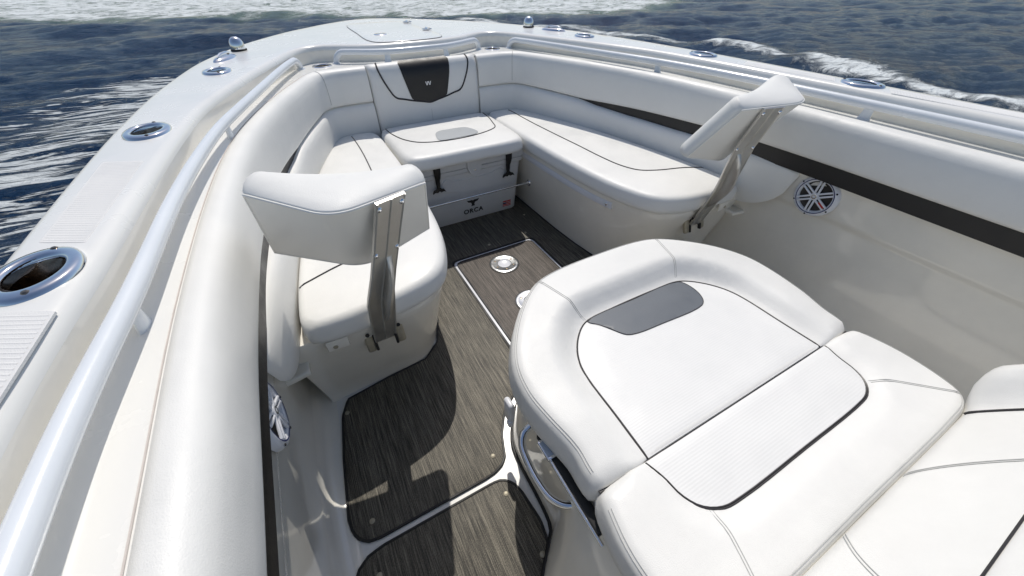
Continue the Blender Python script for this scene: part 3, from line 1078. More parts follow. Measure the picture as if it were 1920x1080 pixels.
# ORCA lettering and tail mark
cu = bpy.data.curves.new('lettering', 'FONT')
cu.body = 'ORCA'; cu.size = .052; cu.align_x = 'CENTER'; cu.extrude = .0008; cu.space_character = 1.15; cu.offset = .0012
to = bpy.data.objects.new('lettering_tmp', cu); col.objects.link(to)
bpy.context.view_layer.update()
me = bpy.data.meshes.new_from_object(to.evaluated_get(bpy.context.evaluated_depsgraph_get()))
bpy.data.objects.remove(to)
vv = [(CX - .012 + q.co.x, front_y(.10 + q.co.y) - .0025 - q.co.z, .072 + q.co.y) for q in me.vertices]
ff = [tuple(p.vertices) for p in me.polygons]
obj('lettering', vv, ff, BLACKP, body, smooth=False)
tailm = [(-.050, .045), (-.030, .040), (-.010, .042), (0, .036), (.010, .042), (.030, .040), (.050, .045), (.038, .026), (.016, .020), (.010, .004), (.016, -.010), (-.016, -.010), (-.010, .004), (-.016, .020), (-.038, .026)]
obj('tail_logo', [(CX - .012 + x, front_y(.14 + z) - .002, .138 + z) for x, z in tailm], [tuple(range(len(tailm)))[::-1]], BLACKP, body, smooth=False)
fx, fz, fw, fh = .30, .045, .07, .05
m = MB()
fy = lambda z: front_y(z) - .0018
flag = thing_flag = None
m.add([(fx, fy(fz), fz), (fx + fw, fy(fz), fz), (fx + fw, fy(fz + fh), fz + fh), (fx, fy(fz + fh), fz + fh)], [(0, 1, 2, 3)])
flag = m.build('flag_decal', RED, body, smooth=False)
m = MB()
for k in range(3):
    z0 = fz + fh * (.14 + .28 * k)
    m.add([(fx, fy(z0) - .0006, z0), (fx + fw, fy(z0) - .0006, z0), (fx + fw, fy(z0) - .0006, z0 + fh * .07), (fx, fy(z0) - .0006, z0 + fh * .07)], [(0, 1, 2, 3)])
m.build('flag_stripes', WHITEP, body, smooth=False)
z0 = fz + fh * .46
obj('flag_canton', [(fx, fy(z0) - .0012, z0), (fx + fw * .42, fy(z0) - .0012, z0), (fx + fw * .42, fy(z0) - .0012, fz + fh), (fx, fy(z0) - .0012, fz + fh)], [(0, 1, 2, 3)], BLUE, body, smooth=False)
# cushion lying on the cooler
t = thing('cooler_cushion', 'white seat cushion with dark piping and grey patch on top of the cooler', 'cushion', (0, 2.5, .53))
cc = crom([(-.385, 2.83), (-.413, 2.80), (-.415, 2.5), (-.405, 2.27), (-.385, 2.20), (-.33, 2.175), (0, 2.165), (.33, 2.165), (.385, 2.185), (.410, 2.26), (.418, 2.5), (.413, 2.80), (.385, 2.84), (0, 2.855)], 5, closed=True)
topf = lambda x, y, d: .612 + .012 * smooth01(d / .2)
v, f = pad(cc, topf, .529, .036, step=.03, bulge=.004, bottom_r=.008)
cu = obj('pad', v, f, VINYL, t, sharp=0)
ccr = resample(cc, .03, True)
def on_cc(pts, lift):
    A = np.array(pts, float)
    d = seg_dist(A, ccr)
    return [(a[0], a[1], z + lift) for a, z in zip(A, topf(A[:, 0], A[:, 1], d) - roll(d, .036))]
pip = resample(crom([(-.375, 2.80), (-.365, 2.68), (-.318, 2.51), (-.243, 2.40), (-.12, 2.355), (.02, 2.345), (.16, 2.362), (.26, 2.40), (.318, 2.455), (.345, 2.55), (.375, 2.68), (.383, 2.80)], 6), .02)
v, f = tube(on_cc(pip, .001), .0036, 6)
obj('piping', v, f, PIPE, cu)
gp = crom([(-.125, 2.372), (0, 2.362), (.135, 2.372), (.16, 2.40), (.15, 2.47), (.115, 2.53), (0, 2.545), (-.06, 2.545), (-.10, 2.52), (-.13, 2.42)], 3, closed=True)
gp = resample(gp, .02, True)
gv = on_cc(gp, .0025); gc = (0, 2.45, .6265)
obj('grey_patch', gv + [gc], [(i, (i + 1) % len(gv), len(gv)) for i in range(len(gv))], GREYL, cu)
v, f = tube([(p[0], p[1], .566) for p in resample(cc, .02, True)], .0024, 6, closed=True)
obj('welt', v, f, VBACK, cu)

# retaining bar across the cooler
t = thing('retaining_bar', 'thin steel bar holding the cooler in front, eye fitting on the right bench', 'bar', (.47, 2.25, .238))
v, f = tube([(-.50, 2.262, .236), (0, 2.258, .238), (.475, 2.255, .238)], .0075, 10)
obj('rod', v, f, CHROME, t)
v, f = lathe([(.020, 0), (.026, .006), (.020, .014), (.010, .016), (.008, .03)], 18)
M = Matrix.Rotation(math.radians(-90), 3, 'Y')
obj('eye_fitting', [tuple(M @ Vector(p) + Vector((.494, 2.255, .238))) for p in v], f, CHROME, t)

# ------------------------------------------------------------------ speakers
def speaker(side):
    w = 'left' if side < 0 else 'right'
    c = Vector((side * 1.194, .732, .640))
    t = thing('speaker', 'round white six-spoke speaker in the %s side wall' % w, 'speaker', c, 'side wall speakers')
    # local: disc in the (a, b) plane, axis pointing inboard
    ax = Vector((-side, .02, .05)).normalized()
    bz = Vector((0, 0, 1)); bz = (bz - ax * bz.dot(ax)).normalized()
    ay = bz.cross(ax)
    fr = lambda p: tuple(c + ay * p[0] + bz * p[1] + ax * p[2])
    def put(v): return [fr(p) for p in v]
    v, f = lathe([(.070, .004), (.074, .013), (.084, .017), (.094, .012), (.099, .001), (.099, -.004)], 48)
    obj('rim', put(v), f, PLASTIC, t)
    v, f = lathe([(.079, .0172), (.081, .0178), (.083, .0172)], 48)
    obj('rim_ring', put(v), f, BLUE, t)
    v, f = lathe([(.073, .006), (.06, .002), (.035, -.004 + .006), (.02, .006), (0, .008)], 36)
    obj('cone', put(v), f, CONE, t)
    for k in range(6):
        a = math.radians(60 * k + 30)
        m = MB()
        for o in (-.0078, .0078):
            m.add(*box((.045, o, .015), (.062, .0088, .008), .0025))
        m.v = [(p[0] * math.cos(a) - p[1] * math.sin(a), p[0] * math.sin(a) + p[1] * math.cos(a), p[2]) for p in m.v]
        obj('spoke', put(m.v), m.f, PLASTIC, t)
        v, f = lathe([(0, .019), (.003, .0185), (.0045, .016)], 8)
        obj('rim_screw', put([(p[0] + .090 * math.cos(a), p[1] + .090 * math.sin(a), p[2] - .001) for p in v]), f, RUBBER, t)
    v, f = lathe([(0, .021), (.012, .021), (.017, .019), (.019, .014)], 24)
    obj('cap', put(v), f, PLASTIC, t)
    v, f = lathe([(.006, .0214), (.010, .0216), (.012, .0212)], 20)
    obj('cap_emblem', put(v), f, CHROME, t)
    if side < 0:
        return
    m = MB(); m.add(*box((.052, 0, .0168), (.034, .009, .006), .002))
    a = math.radians(-30 if side > 0 else 150)
    m.v = [(p[0] * math.cos(a) - p[1] * math.sin(a), p[0] * math.sin(a) + p[1] * math.cos(a), p[2]) for p in m.v]
    obj('red_badge', put(m.v), m.f, REDB, t)


for side in (-1, 1):
    speaker(side)

# ------------------------------------------------------------------ floor mats
def floor_mat(name, label, outline, snaps, m_, z0=.001, th=.006, group='woven floor mats'):
    t = thing(name, label, 'mat', (float(np.mean([p[0] for p in outline])), float(np.mean([p[1] for p in outline])), 0), group)
    v, f = pad(outline, flat(z0 + th), z0, .003, step=.09)
    ob = obj('weave', v, f, m_, t)
    v, f = tube([(p[0], p[1], z0 + th * .75) for p in resample(outline, .02, True)], .0055, 6, closed=True)
    obj('binding', v, f, RUBBER, t)
    for x, y in snaps:
        v, f = lathe([(0, .0045), (.004, .004), (.0085, .0025), (.010, 0)], 14, center=(x, y, z0 + th))
        obj('snap', v, f, TAN, t)
    return t


def corner(p, c, q, n=5):
    """rounded corner at c between p and q"""
    p, c, q = map(np.array, (p, c, q))
    return [tuple((1 - k) ** 2 * p + 2 * k * (1 - k) * c + k * k * q) for k in np.linspace(0, 1, n)]


mA = corner((-1.188, .67), (-1.188, .561), (-1.10, .561)) + corner((-.70, .561), (-.592, .561), (-.582, .635)) + [(-.561, .69), (-.505, .775), (-.39, .86), (-.312, .90), (-.312, 1.84)] \
    + corner((-.312, 1.86), (-.312, 1.905), (-.27, 1.905))[1:] + corner((.27, 1.905), (.312, 1.905), (.312, 1.86)) + [(.312, .92), (.48, .84), (.585, .70), (.60, .58), (1.15, .58), (1.17, 1.0),
    (1.12, 1.185), (.92, 1.203), (.712, 1.224), (.625, 1.302), (.566, 1.452), (.537, 1.68), (.522, 1.93), (.514, 2.5), (.48, 2.78),
    (-.48, 2.78), (-.514, 2.5), (-.522, 1.93), (-.537, 1.68), (-.566, 1.452), (-.625, 1.302), (-.712, 1.224), (-.92, 1.203), (-1.10, 1.175), (-1.135, 1.10), (-1.165, .90)]
floor_mat('floor_mat', 'brown-grey woven mat between the left bench and the lounge, reaching under the cooler', mA,
          [(-1.115, 1.105), (-1.115, .625), (-.635, .625), (-.335, 1.935), (-.0, 1.965), (.30, 1.975), (.42, 2.2)], MAT)
mB = corner((-1.215, .41), (-1.215, .533), (-1.10, .533)) + corner((-.68, .533), (-.615, .533), (-.60, .46)) + [(-.588, .34), (-.60, .27), (-.68, .19), (-.70, .05), (-.70, -1.3), (-1.22, -1.3)]
floor_mat('floor_mat', 'brown-grey woven mat at the bottom edge beside the console', mB, [(-1.13, .455), (-.655, .475), (-.635, .25)], MAT)
# hatch in the floor with its own mat
t = thing('floor_hatch', 'rectangular floor hatch with woven inlay and pale frame before the lounge', 'hatch', (0, 1.4, 0))
def rect(x0, x1, y0, y1, r):
    return corner((x1, y1 - r), (x1, y1), (x1 - r, y1)) + corner((x0 + r, y1), (x0, y1), (x0, y1 - r)) + corner((x0, y0 + r), (x0, y0), (x0 + r, y0)) + corner((x1 - r, y0), (x1, y0), (x1, y0 + r))
v, f = pad(rect(-.303, .303, .86, 1.896, .045), flat(.006), -.002, .003, step=.1)
obj('frame', v, f, PLASTIC, t)
v, f = pad(rect(-.284, .284, .88, 1.874, .035), flat(.0105), .004, .003, step=.08)
obj('inlay', v, f, MATH, t)
v, f = tube([(p[0], p[1], .0085) for p in resample(rect(-.284, .284, .88, 1.874, .035), .02, True)], .0055, 6, closed=True)
obj('binding', v, f, RUBBER, t)
v, f = tube([(p[0], p[1], .006) for p in resample(rect(-.306, .306, .86, 1.899, .045), .02, True)], .0035, 6, closed=True)
obj('gasket', v, f, RUBBER, t)
for k, (x, y) in enumerate([(-.010, 1.715), (-.035, 1.325)]):
    t = thing('table_socket', ['chrome round table socket nearer the cooler in the floor hatch', 'chrome round table socket half hidden by the lounge rim'][k], 'table socket', (x, y, .0105), 'table sockets in the floor hatch')
    v, f = lathe([(.098, -.001), (.098, .003), (.092, .004)], 40, center=(x, y, .0105))
    obj('gasket', v, f, RUBBER, t)
    v, f = lathe([(.092, .003), (.091, .007), (.082, .009), (.076, .008), (.046, .006), (.042, .002)], 40, center=(x, y, .0105))
    obj('flange', v, f, SATIN, t)
    v, f = lathe([(.043, .005), (.037, .003), (.033, .001), (0, .0008)], 30, center=(x, y, .0105))
    obj('plug', v, f, PLASTIC, t)
    for j in range(6):
        a = j * math.pi / 3 + .3
        v, f = lathe([(0, .0105), (.005, .010), (.0065, .0075)], 10, center=(x + .062 * math.cos(a), y + .062 * math.sin(a), .0105))
        obj('screw', v, f, WELL, t)

# ------------------------------------------------------------------ console lounge
t = thing('console_lounge', 'large white forward lounge seat on the console at lower right', 'lounge seat', (0, .3, 0))
FLo = [(.70, -1.4), (.70, -.2), (.70, .10), (.675, .18), (.60, .26), (.565, .30), (.553, .40), (.550, .55), (.535, .64), (.46, .75), (.36, .82), (.2, .865), (0, .875)]
TPo = [(.575, -1.4), (.575, -.2), (.575, .10), (.573, .18), (.570, .26), (.568, .30), (.560, .40), (.548, .53), (.520, .62), (.45, .72), (.35, .79), (.2, .835), (0, .845)]
Fm, Tm = crom(mirror(FLo), 5), crom(mirror(TPo), 5)
rows = []
for z, k, s_ in ((0.0, 0, 1), (.03, .0, 1), (.06, .06, .995), (.2, .38, .985), (.34, .75, .975), (.42, .95, .955), (.455, 1.0, .93), (.47, 1, .90)):
    rows.append([((a[0] + (b[0] - a[0]) * k) * s_, a[1] + (b[1] - a[1]) * k - (1 - s_) * .4 * max(a[1], 0), z) for a, b in zip(Fm, Tm)])
v, f = grid(rows)
body = obj('base', v, f, LINER, t, sharp=50)
v, f = tube([(p[0] * 1.008, p[1] + .006 * (p[1] > .7), .010) for p in resample(Fm, .03)], .007, 6)
obj('base_gasket', v, f, RUBBER, body)
# shade in the recess between base and cushions, put in as a dark-coloured board
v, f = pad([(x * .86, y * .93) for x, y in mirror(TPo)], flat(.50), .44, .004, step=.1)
obj('recess_shade', v, f, GAP, body)
# console body behind and below the lounge
rows = []
CS = mirror([(.62, -1.45), (.62, -.20), (.60, -.15), (.50, -.14), (0, -.14)])
for z, s_ in ((.44, 1.0), (.60, .99), (.63, .97)):
    rows.append([(x * s_, y - .0, z) for x, y in CS])

S1 = [(.30, .202), (.525, .202), (.546, .212), (.550, .25), (.548, .30), (.566, .40), (.576, .50), (.560, .60), (.505, .70), (.40, .82), (.30, .892), (.20, .917), (0, .925)]
PI1 = [(.380, .19), (.376, .25), (.371, .34), (.365, .47), (.352, .53), (.318, .59), (.262, .645), (.215, .667), (.1, .673), (0, .674)]
s1 = crom(mirror(S1), 5)
p1 = resample(crom(mirror(PI1), 5), .015)
p1poly = np.vstack([p1, [[.38, .0], [-.38, .0]]])
s1out = [tuple(p) for p in s1]
def lounge_top(x, y, d):
    P_ = np.stack([x, y], 1)
    ins = inside(P_, p1poly)
    dp = seg_dist(P_, p1, closed=False)
    rim = np.where(ins, 0, dp)
    front = smooth01((y - .45) / .3)
    h = .545 + (.042 + .020 * front) * smooth01(rim / (.085))
    h = h + np.where(ins, .007 * smooth01(dp / .08), 0)
    # the sides of the rim sink towards the division
    h = h - .016 * (1 - smooth01((y - .2) / .18)) * smooth01(rim / .085)
    return h
def cut_roll(P, d, r, yc, sgn):
    # crisp edge along the division between the cushions, soft elsewhere
    e = np.clip((P[:, 1] - yc) * sgn, 0, None)
    w = 1 - smooth01((np.abs(P[:, 0]) - .40) / .10)
    on_cut = smooth01(1 - (e - d) / .004) * w
    rr = r + (.009 - r) * on_cut
    k = np.clip(1 - d / rr, 0, 1)
    return rr * (1 - np.sqrt(np.maximum(1 - k * k, 0)))
v, f = pad(s1out, lounge_top, .462, .040, step=.018, bulge=.006, bottom_r=.012, rollf=lambda P, d: cut_roll(P, d, .040, .202, 1))
s1o = obj('front_cushion', v, f, VINYL, t, sharp=0)
def on_s1(pts, lift, poly=None):
    A = np.array(pts, float)
    d = seg_dist(A, resample(s1out, .02, True))
    return [(a[0], a[1], z + lift) for a, z in zip(A, lounge_top(A[:, 0], A[:, 1], d) - cut_roll(A, d, .040, .202, 1))]
# woven insert of the front cushion lies 2 mm over the foam, inside the piping
def sheet(outline, zf, lift, step=.02):
    out = resample(outline, step, True)
    lo, hi = out.min(0), out.max(0)
    gx, gy = np.meshgrid(np.arange(lo[0], hi[0], step), np.arange(lo[1], hi[1], step))
    g = np.stack([gx.ravel(), gy.ravel()], 1)
    g = g[inside(g, out)]; g = g[seg_dist(g, out) > step * .4]
    n = len(out)
    V, E_, F_, *_ = delaunay_2d_cdt([Vector(p) for p in np.vstack([out, g])], [(i, (i + 1) % n) for i in range(n)], [], 1, 1e-6, False)
    A = np.array([(p.x, p.y) for p in V])
    z = zf(A)
    fs = []
    for q in F_:
        q = list(q)
        a, b, c = A[q[0]], A[q[1]], A[q[2]]
        fs.append(tuple(q) if (b[0] - a[0]) * (c[1] - a[1]) - (b[1] - a[1]) * (c[0] - a[0]) > 0 else tuple(q[::-1]))
    return [(a[0], a[1], k + lift) for a, k in zip(A, z)], fs
s1r = resample(s1out, .02, True)
def zs1(A):
    d = seg_dist(A, s1r)
    return lounge_top(A[:, 0], A[:, 1], d) - cut_roll(A, d, .040, .202, 1)
ins_out = [(-.379, .2035)] + [tuple(p) for p in p1 if p[1] > .212] + [(.379, .2035)]
v, f = sheet(ins_out, zs1, .0015)
obj('woven_insert', v, f, INSERT, s1o)
v, f = tube([(q[0], q[1], q[2] + .001) for q in on_s1([(-.379, .2035)] + [tuple(p) for p in p1 if p[1] > .212] + [(.379, .2035)], 0)], .0031, 8)
obj('piping', v, f, PIPE, s1o)
gpp = [(-.212, .662), (.22, .662), (.232, .650), (.245, .60), (.235, .545), (.205, .522), (.13, .518), (-.06, .530), (-.125, .535), (-.152, .548), (-.175, .585)]
gpp = [(-.222, .661), (0, .670), (.222, .661), (.238, .635), (.228, .56), (.205, .528), (.16, .517), (0, .524), (-.11, .532), (-.148, .545), (-.175, .585), (-.20, .63)]
v, f = sheet(crom(gpp, 4, closed=True), zs1, .0032)
obj('grey_panel', v, f, GREYV, s1o)
gb = resample(crom(gpp, 4, closed=True), .01, True)
v, f = tube([(a[0], a[1], z + .0032) for a, z in zip(gb, zs1(gb))], .0015, 6, closed=True)
obj('panel_edging', v, f, PIPE, s1o)
# double stitched seams over the rim
for sx in (-1, 1):
    for o in (0, .007):
        ln = [(sx * (.222 + o), .672), (sx * (.245 + o), .72), (sx * (.268 + o), .80), (sx * (.288 + o), .87), (sx * (.292 + o), .886)]
        v, f = tube(on_s1(resample(crom(ln, 4), .01), .0004), .0011, 5)
        obj('stitch', v, f, STITCH, s1o)
edge = resample([tuple(p) for p in s1], .012)
T_ = np.gradient(edge, axis=0); T_ /= np.linalg.norm(T_, axis=1, keepdims=True)
for o in (.014, .020):
    ln = edge + np.stack([T_[:, 1], -T_[:, 0]], 1) * o
    v, f = tube(on_s1(ln[(ln[:, 1] > .235)], .0004), .0011, 5)
    obj('stitch', v, f, STITCH, s1o)

# second cushion
S2 = [(.30, .199), (.525, .199), (.545, .190), (.565, .13), (.575, .06), (.568, -.04), (.550, -.095), (.510, -.122), (.42, -.13), (0, -.13)]
s2 = crom(S2[:-1] + [(0, -.13)] + [(-x, y) for x, y in S2[:-1][::-1]], 5) 
s2out = [tuple(p) for p in s2]
s2r = resample(s2out, .02, True)
PI2 = [(.394, .198), (.380, .15), (.373, .10), (.352, .062), (.31, .037), (.25, .030), (0, .029)]
p2 = resample(crom(mirror(PI2), 5), .015)
p2poly = np.vstack([p2, [[.39, .3], [-.39, .3]]])
def s2_top(x, y, d):
    P_ = np.stack([x, y], 1)
    ins = inside(P_, p2poly)
    dp = seg_dist(P_, p2, closed=False)
    return .549 + np.where(ins, .004, .018) * smooth01(dp / .06)
def zs2(A):
    d = seg_dist(A, s2r)
    return s2_top(A[:, 0], A[:, 1], d) - cut_roll(A, d, .034, .199, -1)
v, f = pad(s2out, s2_top, .462, .034, step=.02, bulge=.005, bottom_r=.01, rollf=lambda P, d: cut_roll(P, d, .034, .199, -1))
s2o = obj('middle_cushion', v, f, VINYL, t, sharp=0)
v, f = sheet([(-.393, .1975)] + [tuple(p) for p in p2 if p[1] < .188] + [(.393, .1975)], zs2, .0015)
obj('woven_insert', v, f, INSERT, s2o)
A = np.array([(-.393, .1975)] + [tuple(p) for p in p2 if p[1] < .188] + [(.393, .1975)])
for o in (0, .0045):
    B = A.copy(); B[:, 1] -= o * smooth01((.12 - A[:, 1]) / .08)
    v, f = tube([(a[0], a[1], z + .001) for a, z in zip(B, zs2(B))], .0022, 8)
    obj('piping', v, f, PIPE, s2o)
for sx in (-1, 1):
    for o in (0, .007):
        ln = [(sx * .362, .058 - o), (sx * .40, .03 - o), (sx * .45, -.015 - o), (sx * .51, -.07 - o), (sx * .535, -.092 - o)] if sx > 0 else \
             [(-.335 - o, .046), (-.345 - o, .0), (-.365 - o, -.06), (-.385 - o, -.11)]
        L_ = resample(crom(ln, 4), .01)
        v, f = tube([(a[0], a[1], z + .0004) for a, z in zip(L_, zs2(L_))], .0011, 5)
        obj('stitch', v, f, STITCH, s2o)
L_ = s2r + 0
cen = np.array([0, .03])
for o in (.010, .016):
    T2 = np.roll(s2r, -1, 0) - np.roll(s2r, 1, 0); T2 /= np.linalg.norm(T2, axis=1, keepdims=True)
    N2 = np.stack([T2[:, 1], -T2[:, 0]], 1)
    if np.mean(np.sum(N2 * (cen - s2r), 1)) < 0: N2 = -N2
    B = s2r + N2 * o
    k0 = int(np.argmax(B[:, 1] - .01 * np.abs(B[:, 0])))
    B = np.roll(B, -k0, 0); B = B[B[:, 1] < .165]
    v, f = tube([(a[0], a[1], z + .0004) for a, z in zip(B, zs2(B))], .0011, 5)
    obj('stitch', v, f, STITCH, s2o)

v, f = tube([(x, .2005, .5415 - .006 * max(0, abs(x) - .36) / .17) for x in np.linspace(-.535, .535, 40)], .0036, 6)
obj('division_seam', v, f, PIPE, s2o)

# reclined back cushion with raised wings
us = np.linspace(-.67, .67, 67)
qs = np.linspace(0, 1, 30)
def back_pt(x, q):
    # q runs up the slope
    y = -.135 - .32 * q
    z = .512 + .46 * q
    wing = float(smooth01(np.array((abs(x) - .47 - .10 * q) / .09)))
    b = .075 * wing * float(smooth01(np.array(q / .25 + .25)))
    e = max(0.0, (abs(x) - .60) / .07)
    b -= .06 * e * e
    fr = max(0.0, 1 - q / .09)
    b -= .035 * fr * fr
    n = np.array((0, .82, .57))
    return np.array((x, y, z)) + n * (b + .035)
rows = [[back_pt(x, q) for x in us] for q in qs]
low = [np.array((x, -.20, .47)) for x in us]
v, f = grid([low] + rows)
bk = obj('back_cushion', v, f, VINYL, t, sharp=0)
for sx in (-1, 1):
    ln = [(sx * .465, .06), (sx * .485, .2), (sx * .52, .6), (sx * .55, .98)]
    v, f = tube([back_pt(x, q) + np.array((0, .0015, .0015)) for x, q in resample(crom(ln, 5), .02)], .0034, 6)
    obj('piping', v, f, PIPE, bk)
for o in (0, .008):
    for sx in (-1, 1):
        ln = [(sx * (.125 + o), .06), (sx * (.175 + o), .15), (sx * (.23 + o), .30), (sx * (.30 + o), .6)]
        v, f = tube([back_pt(x, q) + np.array((0, .0008, .0008)) for x, q in resample(crom(ln, 5), .015)], .0011, 5)
        obj('stitch', v, f, STITCH, bk)
v, f = tube([back_pt(x, .44) + np.array((0, .0015, .0015)) for x in np.linspace(-.45, .12, 40)], .0022, 6)
obj('piping', v, f, PIPE, bk)
# chrome grab handle on the base
hd = [(-.548, .495, .385), (-.575, .49, .375), (-.597, .465, .362), (-.606, .41, .352), (-.607, .35, .347), (-.598, .295, .345), (-.575, .262, .347), (-.552, .250, .350)]
v, f = tube(resample(crom(hd, 6), .008), .0120, 14)
h_ = obj('grab_handle', v, f, CHROME, t)
for q in (hd[0], hd[-1]):
    v, f = lathe([(0, .008), (.014, .007), (.018, .0)], 16)
    M = Matrix.Rotation(math.radians(-90), 3, 'Y')
    obj('flange', [tuple(M @ Vector(p) + Vector((q[0] + .006, q[1], q[2]))) for p in v], f, CHROME, h_)
# latch: steel slide in a dark slot below the cushion
m = MB()
m.add(*box((-.556, .285, .452), (.030, .29, .022), .005))
m.build('latch_slot', RUBBER, t)
v, f = tube([(-.572, .41, .458), (-.574, .33, .458), (-.575, .22, .456), (-.574, .12, .452)], .0055, 10)
lt = obj('latch_bar', v, f, CHROME, t)
m = MB(); m.add(*box((-.570, .375, .468), (.028, .062, .014), .004))
m.build('latch_button', CHROME, lt)
m = MB(); m.add(*box((-.572, .375, .476), (.018, .046, .003), .001))
m.build('button_plate', BADGE, lt)
# white plastic catch at the front corner of the base
m = MB(); m.add(*box((-.552, .635, .27), (.022, .05, .12), .008)); m.add(*box((-.560, .615, .22), (.02, .025, .03), .006))
m.build('catch', PLASTIC, t)

# ------------------------------------------------------------------ sea
WL = -.45
def stretched(n0, near, far, n):
    a = np.linspace(0, 1, n)
    return near + (far - near) * (a ** n0)
ys = np.r_[-8 + np.arange(0, 8, .25), np.arange(0, 14, .085), 14 + (60 - 14) * np.linspace(0, 1, 230) ** 1.5, 60 + (2500 - 60) * np.linspace(0, 1, 40)[1:] ** 3]
xr = np.r_[np.arange(0, 14, .085), 14 + (50 - 14) * np.linspace(0, 1, 150) ** 1.5, 50 + (2500 - 50) * np.linspace(0, 1, 40)[1:] ** 3]
xl = np.r_[np.arange(0.085, 8, .085), 8 + (40 - 8) * np.linspace(0, 1, 110)[1:] ** 1.4, 40 + (2500 - 40) * np.linspace(0, 1, 40)[1:] ** 3]
xs = np.r_[-xl[::-1], xr]
X, Y = np.meshgrid(xs, ys)
Z = np.zeros_like(X)
for k in range(70):
    lam = .28 * (1.055 ** k) * rng.uniform(.9, 1.1)
    th = math.radians(80) + rng.normal(0, .55)
    kx, ky = math.cos(th) * 2 * math.pi / lam, math.sin(th) * 2 * math.pi / lam
    amp = .0072 * lam ** .85 * (1 if lam < 5 else 5 / lam)
    ph = rng.uniform(0, 6.28)
    env = .55 + .45 * np.sin(X * rng.uniform(.05, .4) + Y * rng.uniform(-.4, .4) + rng.uniform(0, 6))
    s_ = np.sin(kx * X + ky * Y + ph + .5 * np.sin(X * .7 + ph) + .4 * np.sin(Y * .5 + 2 * ph))
    cell = np.maximum(.085, np.hypot(X, Y) * .012)
    fade = np.clip((lam / cell - 2) / 3, 0, 1)
    Z += amp * env * fade * (1 - 2 * np.abs(np.sin(.5 * np.arcsin(np.clip(s_, -1, 1)))) ** 1.0 if k % 2 else s_)
# wake crest to starboard
wake = np.array([(6.5, 17.5), (8.2, 12.8), (9.4, 10.2), (10.3, 8.2), (10.6, 6.7), (10.5, 5.5), (9.9, 4.3), (9.6, 3.2), (9.8, 2.2), (10.2, 1.0), (10.8, -1), (11.5, -6)])
flatP = np.stack([X.ravel(), Y.ravel()], 1)
near = (np.abs(flatP[:, 0]) < 60) & (flatP[:, 1] < 80)
dw = np.full(len(flatP), 50.0)
wk = resample(crom(wake, 6), .5)
dw[near] = seg_dist(flatP[near], wk, closed=False)
DW = dw.reshape(X.shape)
Z += .10 * np.exp(-(DW / .9) ** 2)
Z *= np.clip(1 - np.hypot(X, Y) / 900, 0, 1)
# foam amount
wig = .5 * np.sin(X * 1.3 + Y * .8) + .35 * np.sin(X * 2.9 - Y * 1.7) + .3 * np.sin(X * .6 + Y * 2.3)
foam = 1.05 * np.exp(-((DW + .25 * wig) / .70) ** 2)
edge_y = np.interp(X, [-60, -17, -11, -5, -.8, 3, 7.3, 10.6, 14.5, 19, 22, 26], [38, 31, 27.5, 24.5, 23.3, 20, 17.6, 16.2, 15.8, 16.8, 19, 40])
far_edge = edge_y + 22
band = smooth01((Y - edge_y - .9 * wig) / 3.0) * (1 - smooth01((Y - far_edge) / 6))
foam = np.maximum(foam, .95 * band)
streak = np.exp(-((X + 3.9 - .08 * (Y - 7)) / 1.75) ** 2) * smooth01((Y - 2.6) / 2.0) * (1 - smooth01((Y - 11.4 + .12 * wig - .25 * (X + 3.5)) / .8))
v = np.stack([X.ravel(), Y.ravel(), (Z + WL).ravel()], 1)
nr, nc = X.shape
me = bpy.data.meshes.new('sea')
ii = np.arange(nr * nc).reshape(nr, nc)
quads = np.stack([ii[:-1, :-1], ii[:-1, 1:], ii[1:, 1:], ii[1:, :-1]], -1).reshape(-1, 4)
me.vertices.add(len(v)); me.vertices.foreach_set('co', v.ravel())
me.loops.add(quads.size); me.loops.foreach_set('vertex_index', quads.ravel())
me.polygons.add(len(quads)); me.polygons.foreach_set('loop_start', np.arange(0, quads.size, 4))
me.polygons.foreach_set('loop_total', np.full(len(quads), 4)); me.polygons.foreach_set('use_smooth', np.ones(len(quads), bool))
me.update(calc_edges=True)
for nm_, arr in (('foam', foam), ('streak', streak), ('churn', band)):
    at_ = me.attributes.new(nm_, 'FLOAT', 'POINT'); at_.data.foreach_set('value', arr.ravel().astype(np.float32))
sea = bpy.data.objects.new('sea', me); col.objects.link(sea)
tag(sea, 'rippled dark blue sea with foam streaks and a wake', 'sea', kind='structure')
ms = bpy.data.materials.new('sea_water'); ms.use_nodes = True
nt = ms.node_tree; b = nt.nodes['Principled BSDF']
def node(t_, **k):
    n = nt.nodes.new(t_)
    for a_, v_ in k.items(): setattr(n, a_, v_)
    return n
def math_(op, a, b_=None, c_=None):
    n = node('ShaderNodeMath', operation=op)
    for i, q in enumerate((a, b_, c_)):
        if q is None: continue
        if isinstance(q, (int, float)): n.inputs[i].default_value = q
        else: nt.links.new(q, n.inputs[i])
    return n.outputs[0]
geo = node('ShaderNodeNewGeometry')
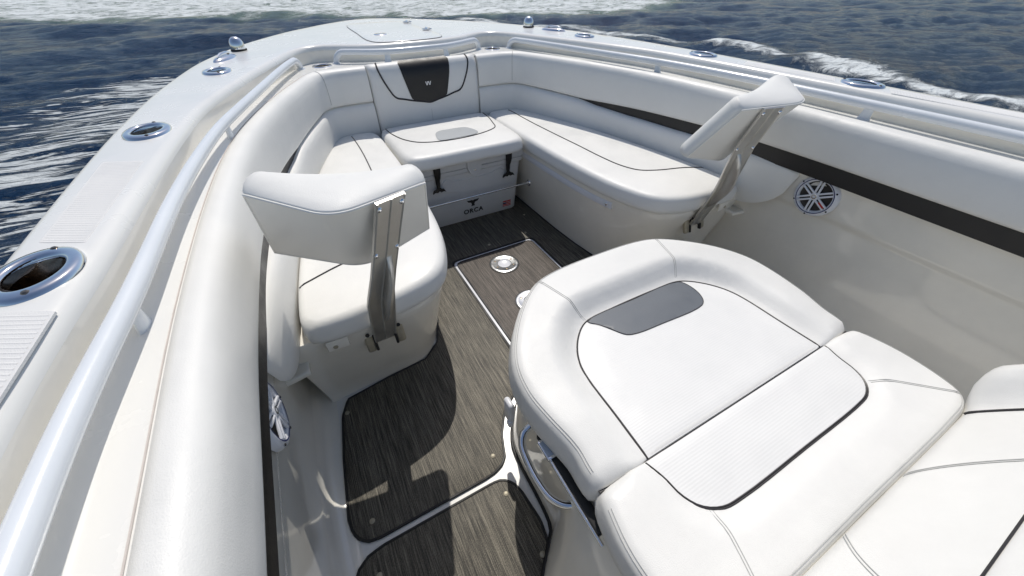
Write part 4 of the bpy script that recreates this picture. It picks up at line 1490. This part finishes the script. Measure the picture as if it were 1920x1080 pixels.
def noise(scale, detail=5, rough=.6, dist=0.0):
    mp = node('ShaderNodeMapping'); mp.inputs['Scale'].default_value = scale
    nt.links.new(geo.outputs['Position'], mp.inputs['Vector'])
    n = node('ShaderNodeTexNoise'); n.inputs['Scale'].default_value = 1
    n.inputs['Detail'].default_value = detail; n.inputs['Roughness'].default_value = rough; n.inputs['Distortion'].default_value = dist
    nt.links.new(mp.outputs[0], n.inputs['Vector'])
    return n.outputs['Fac']
def attr(nm_):
    n = node('ShaderNodeAttribute'); n.attribute_name = nm_
    return n.outputs['Fac']
def ramp(val, lo, hi):
    n = node('ShaderNodeMapRange', interpolation_type='SMOOTHSTEP')
    n.inputs['From Min'].default_value = lo; n.inputs['From Max'].default_value = hi
    nt.links.new(val, n.inputs['Value'])
    return n.outputs[0]
n1 = noise((1.3, 2.4, 1), 10, .78, 1.0)
n2 = noise((1.1, 8.5, 1), 6, .62, .9)
fo = ramp(math_('ADD', n1, math_('MULTIPLY', attr('foam'), .40)), .70, .92)
st = ramp(math_('ADD', n2, math_('MULTIPLY', attr('streak'), .27)), .735, .80)
fall = math_('MAXIMUM', fo, math_('MULTIPLY', st, .8))
wc = node('ShaderNodeMixRGB'); wc.inputs[1].default_value = (.004, .025, .066, 1); wc.inputs[2].default_value = (.23, .32, .19, 1)
nt.links.new(math_('MULTIPLY', attr('churn'), .75), wc.inputs[0])
mc = node('ShaderNodeMixRGB'); mc.inputs[2].default_value = (.80, .84, .84, 1)
nt.links.new(fall, mc.inputs[0]); nt.links.new(wc.outputs[0], mc.inputs[1]); nt.links.new(mc.outputs[0], b.inputs['Base Color'])
rr_ = math_('MULTIPLY_ADD', fall, .55, .10)
nt.links.new(rr_, b.inputs['Roughness'])
b.inputs['IOR'].default_value = 1.333
b.inputs['Specular IOR Level'].default_value = 0.13
hb = math_('ADD', math_('MULTIPLY', noise((2.4, 4.6, 1), 6, .62, .4), .075), math_('ADD', math_('MULTIPLY', noise((8, 15, 1), 5, .68, .3), .034), math_('MULTIPLY', fall, .03)))
bp = node('ShaderNodeBump'); bp.inputs['Strength'].default_value = 1.0; bp.inputs['Distance'].default_value = 1.5
nt.links.new(hb, bp.inputs['Height']); nt.links.new(bp.outputs[0], b.inputs['Normal'])
me.materials.append(ms)
